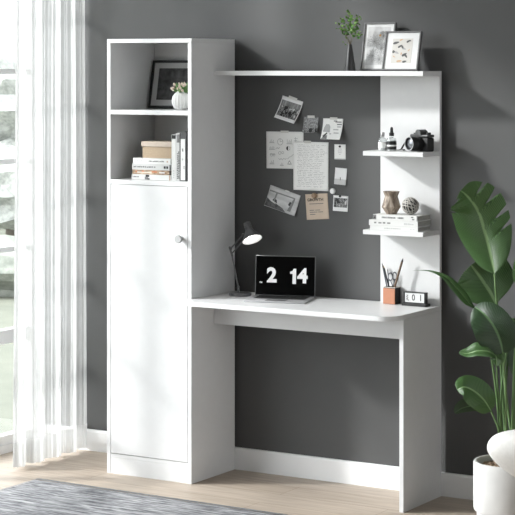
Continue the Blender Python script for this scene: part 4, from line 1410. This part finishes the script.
# folded drooping leaf
leaf([G(496.5, 366, -0.05), G(496.0, 357, -0.06), G(489, 352, -0.08), G(478, 351, -0.08), G(468, 353.5, -0.07), G(459, 352.5, -0.06)], 0.026, 0.042, Vector((0.1, -0.75, 0.8)), M_lf, (), 0.6, 0.2, 60, 8, 0.8, 0.6)
stem([root(-0.02, -0.02), G(500, 410, -0.05), G(497.5, 385, -0.05), G(496.5, 366, -0.05)], 0.0045, 0.003)
# low leaf with its pale underside showing
leaf([G(491, 411, -0.04), G(484, 400, -0.06), G(474, 391, -0.07), G(464, 387, -0.08), G(457, 390, -0.08)], 0.055, 0.052, FC + Vector((-0.1, 0.1, 0.35)), M_lf, (), 0.25, 0.2, 60, 9, 0.75, 0.5)
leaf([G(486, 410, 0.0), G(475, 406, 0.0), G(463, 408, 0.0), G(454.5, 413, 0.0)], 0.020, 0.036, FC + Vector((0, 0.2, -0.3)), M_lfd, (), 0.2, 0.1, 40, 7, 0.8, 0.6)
stem([root(-0.02, -0.01), G(499, 432, -0.04), G(495, 420, -0.04), G(491, 411, -0.04)], 0.0045, 0.003)
# leaves at the right
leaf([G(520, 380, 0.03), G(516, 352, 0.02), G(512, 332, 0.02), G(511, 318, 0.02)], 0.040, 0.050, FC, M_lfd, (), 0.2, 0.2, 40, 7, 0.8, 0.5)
leaf([G(530, 300, 0.10), G(545, 270, 0.12), G(562, 240, 0.12), G(575, 225, 0.08)], 0.08, 0.08, FC, M_lf, [(1, 0.5, 0.4, 0.03)], 0.25, 0.4, 60, 8, 0.8, 0.5)
stem([root(0.03, 0.0), G(514, 400, 0.02), G(522, 340, 0.06), G(530, 300, 0.10)])
stem([root(0.02, -0.02), G(513, 400, -0.03), G(515, 350, -0.03), G(517.5, 310, -0.02), G(519, 285, -0.02)], 0.0055, 0.004)
leaf([G(519, 287, -0.02), G(528, 262, -0.04), G(540, 240, -0.06), G(556, 226, -0.08)], 0.05, 0.06, FC, M_lf, (), 0.25, 0.3, 50, 8, 0.8, 0.5)
stem([root(-0.01, 0.03), G(505, 405, 0.05), G(507.5, 360, 0.05), G(511, 330, 0.03), G(513, 318, 0.02)], 0.0055, 0.004)
stem([root(-0.015, -0.015), G(501, 405, -0.03), G(503, 375, -0.03), G(508, 345, -0.03), G(514, 320, -0.03)], 0.005, 0.003)

# ------------------------------------------------------------------ white boucle tub chair in the lower right corner
M_bou = mat('white_boucle', C(212, 211, 208), 0.95, 0.04, 90, 0.9, 420, spec=0.1)
TCH = 6.05
ce = P(485.2, 448, TCH)
RC = 0.40
cc = Vector((ce.x, ce.y, 0)) + RV * RC
ch = thing('swivel_chair', 'white boucle swivel chair with a rounded seat, in front of the concrete pot', 'chair', cc, TH)
zt = ce.z
ob = turned('seat_shell', M_bou, ch, [(0, zt - 0.16), (RC - 0.26, zt - 0.155), (RC - 0.20, zt - 0.138), (RC - 0.145, zt - 0.118), (RC - 0.094, zt - 0.095), (RC - 0.056, zt - 0.071), (RC - 0.03, zt - 0.049), (RC - 0.012, zt - 0.028), (RC - 0.003, zt - 0.012), (RC, zt), (RC - 0.004, zt + 0.018), (RC - 0.018, zt + 0.036), (RC - 0.045, zt + 0.048), (RC - 0.09, zt + 0.053), (0, zt + 0.055)], 72, None, lambda a, r, z: r / math.sqrt(math.cos(a) ** 2 + (math.sin(a) / 0.32) ** 2), auto=80)
sd2 = ob.modifiers.new('round', 'SUBSURF'); sd2.levels = 1; sd2.render_levels = 2
bm = bmesh.new()
rowsb = []
for i in range(21):
    a = -1 + 2 * i / 20
    k = max(0.0, 1 - a * a) ** 0.5
    row = []
    for j in range(16):
        b_ = 2 * PI * j / 16
        row.append(bm.verts.new((0.19 + 0.055 * math.cos(b_) * (0.5 + 0.5 * k) + 0.10 * k, a * 0.17, zt + 0.17 + (0.15 * (0.55 + 0.45 * k)) * math.sin(b_))))
    rowsb.append(row)
for a, b in zip(rowsb[:-1], rowsb[1:]):
    for j in range(16):
        bm.faces.new((a[j], a[(j + 1) % 16], b[(j + 1) % 16], b[j]))
bm.faces.new(rowsb[0]); bm.faces.new(rowsb[-1][::-1])
bo2 = obj('backrest', bm, M_bou, ch, smooth=True)
turned('swivel_base', mat('oak_base', C(150, 122, 94), 0.5, 0.08, 20), ch, [(0, 0), (0.16, 0), (0.165, 0.006), (0.165, 0.020), (0.06, 0.028), (0.05, 0.05), (0.05, zt - 0.1605), (0, zt - 0.1605)], 48)

# ------------------------------------------------------------------ what stands in the garden beyond the window
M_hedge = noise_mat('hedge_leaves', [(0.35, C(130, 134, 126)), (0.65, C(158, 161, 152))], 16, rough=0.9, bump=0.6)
def crown(bm, c, R, seed, n=5):
    rr = random.Random(seed)
    s = len(bm.verts)
    bmesh.ops.create_icosphere(bm, subdivisions=3, radius=1.0, matrix=Matrix.Translation(c) @ Matrix.Diagonal((R[0], R[1], R[2], 1)))
    bm.verts.ensure_lookup_table()
    for v in bm.verts[s:]:
        d = v.co - Vector(c)
        v.co = Vector(c) + d * (1 + rr.uniform(-0.16, 0.14))
def garden(px, t):
    q = DV + RV * ((px - 257.5) / FPX)
    return Vector((CAM.x + q.x * t, CAM.y + q.y * t, -0.1))
tp = garden(10, 16.5)
tr = thing('garden_tree', 'haze-paled tree in the garden seen through the window', 'tree', tp)
tubes('trunk', mat('grey_bark', C(128, 120, 112), 0.9, 0.15, 20), tr, [([(0, 0, 0), (0.03, 0, 0.8), (-0.02, 0.02, 1.5)], [0.05, 0.045, 0.03])])
bm = bmesh.new()
M_foli = noise_mat('haze_paled_foliage', [(0.35, C(152, 154, 150)), (0.65, C(188, 190, 185))], 22, rough=0.9, bump=0.5)  # leaf colour paled to paint in the haze over the garden
for k, (c, R) in enumerate((((0.1, 0, 1.55), (0.6, 0.6, 0.45)), ((-0.35, 0.1, 1.2), (0.4, 0.4, 0.35)), ((0.5, 0, 1.15), (0.35, 0.4, 0.3)), ((0.9, 0.2, 1.5), (0.5, 0.5, 0.4)), ((-0.7, 0.2, 1.55), (0.5, 0.5, 0.35)), ((0.0, -0.2, 0.8), (0.7, 0.5, 0.4)), ((-0.5, 0.0, 0.7), (0.4, 0.4, 0.3)))):
    crown(bm, c, R, 40 + k)
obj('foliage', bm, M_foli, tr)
hp = garden(9, 21.0)
hs = thing('garden_house', 'small white gabled house beyond the garden tree', 'house', hp, TH)
boxes('wall', M_white_wall, hs, [(-1.6, 1.6, 0, 3.0, 0, 0.75)])
bm = bmesh.new()
for y in (0,):
    a = [bm.verts.new(p) for p in ((-1.7, -0.12, 0.75), (1.7, -0.12, 0.75), (0.0, -0.12, 1.35))]
    b = [bm.verts.new((v.co.x, 3.1, v.co.z)) for v in a]
    bm.faces.new(a); bm.faces.new(b[::-1])
    for k in range(3):
        bm.faces.new((a[k], b[k], b[(k + 1) % 3], a[(k + 1) % 3]))
obj('roof', bm, mat('pale_roof', C(200, 196, 190), 0.8), hs)
boxes('window', M_gap, hs, [(-0.9, -0.4, -0.02, 0.01, 0.2, 0.55), (0.4, 0.9, -0.02, 0.01, 0.2, 0.55)])
hg = garden(6, 15.0)
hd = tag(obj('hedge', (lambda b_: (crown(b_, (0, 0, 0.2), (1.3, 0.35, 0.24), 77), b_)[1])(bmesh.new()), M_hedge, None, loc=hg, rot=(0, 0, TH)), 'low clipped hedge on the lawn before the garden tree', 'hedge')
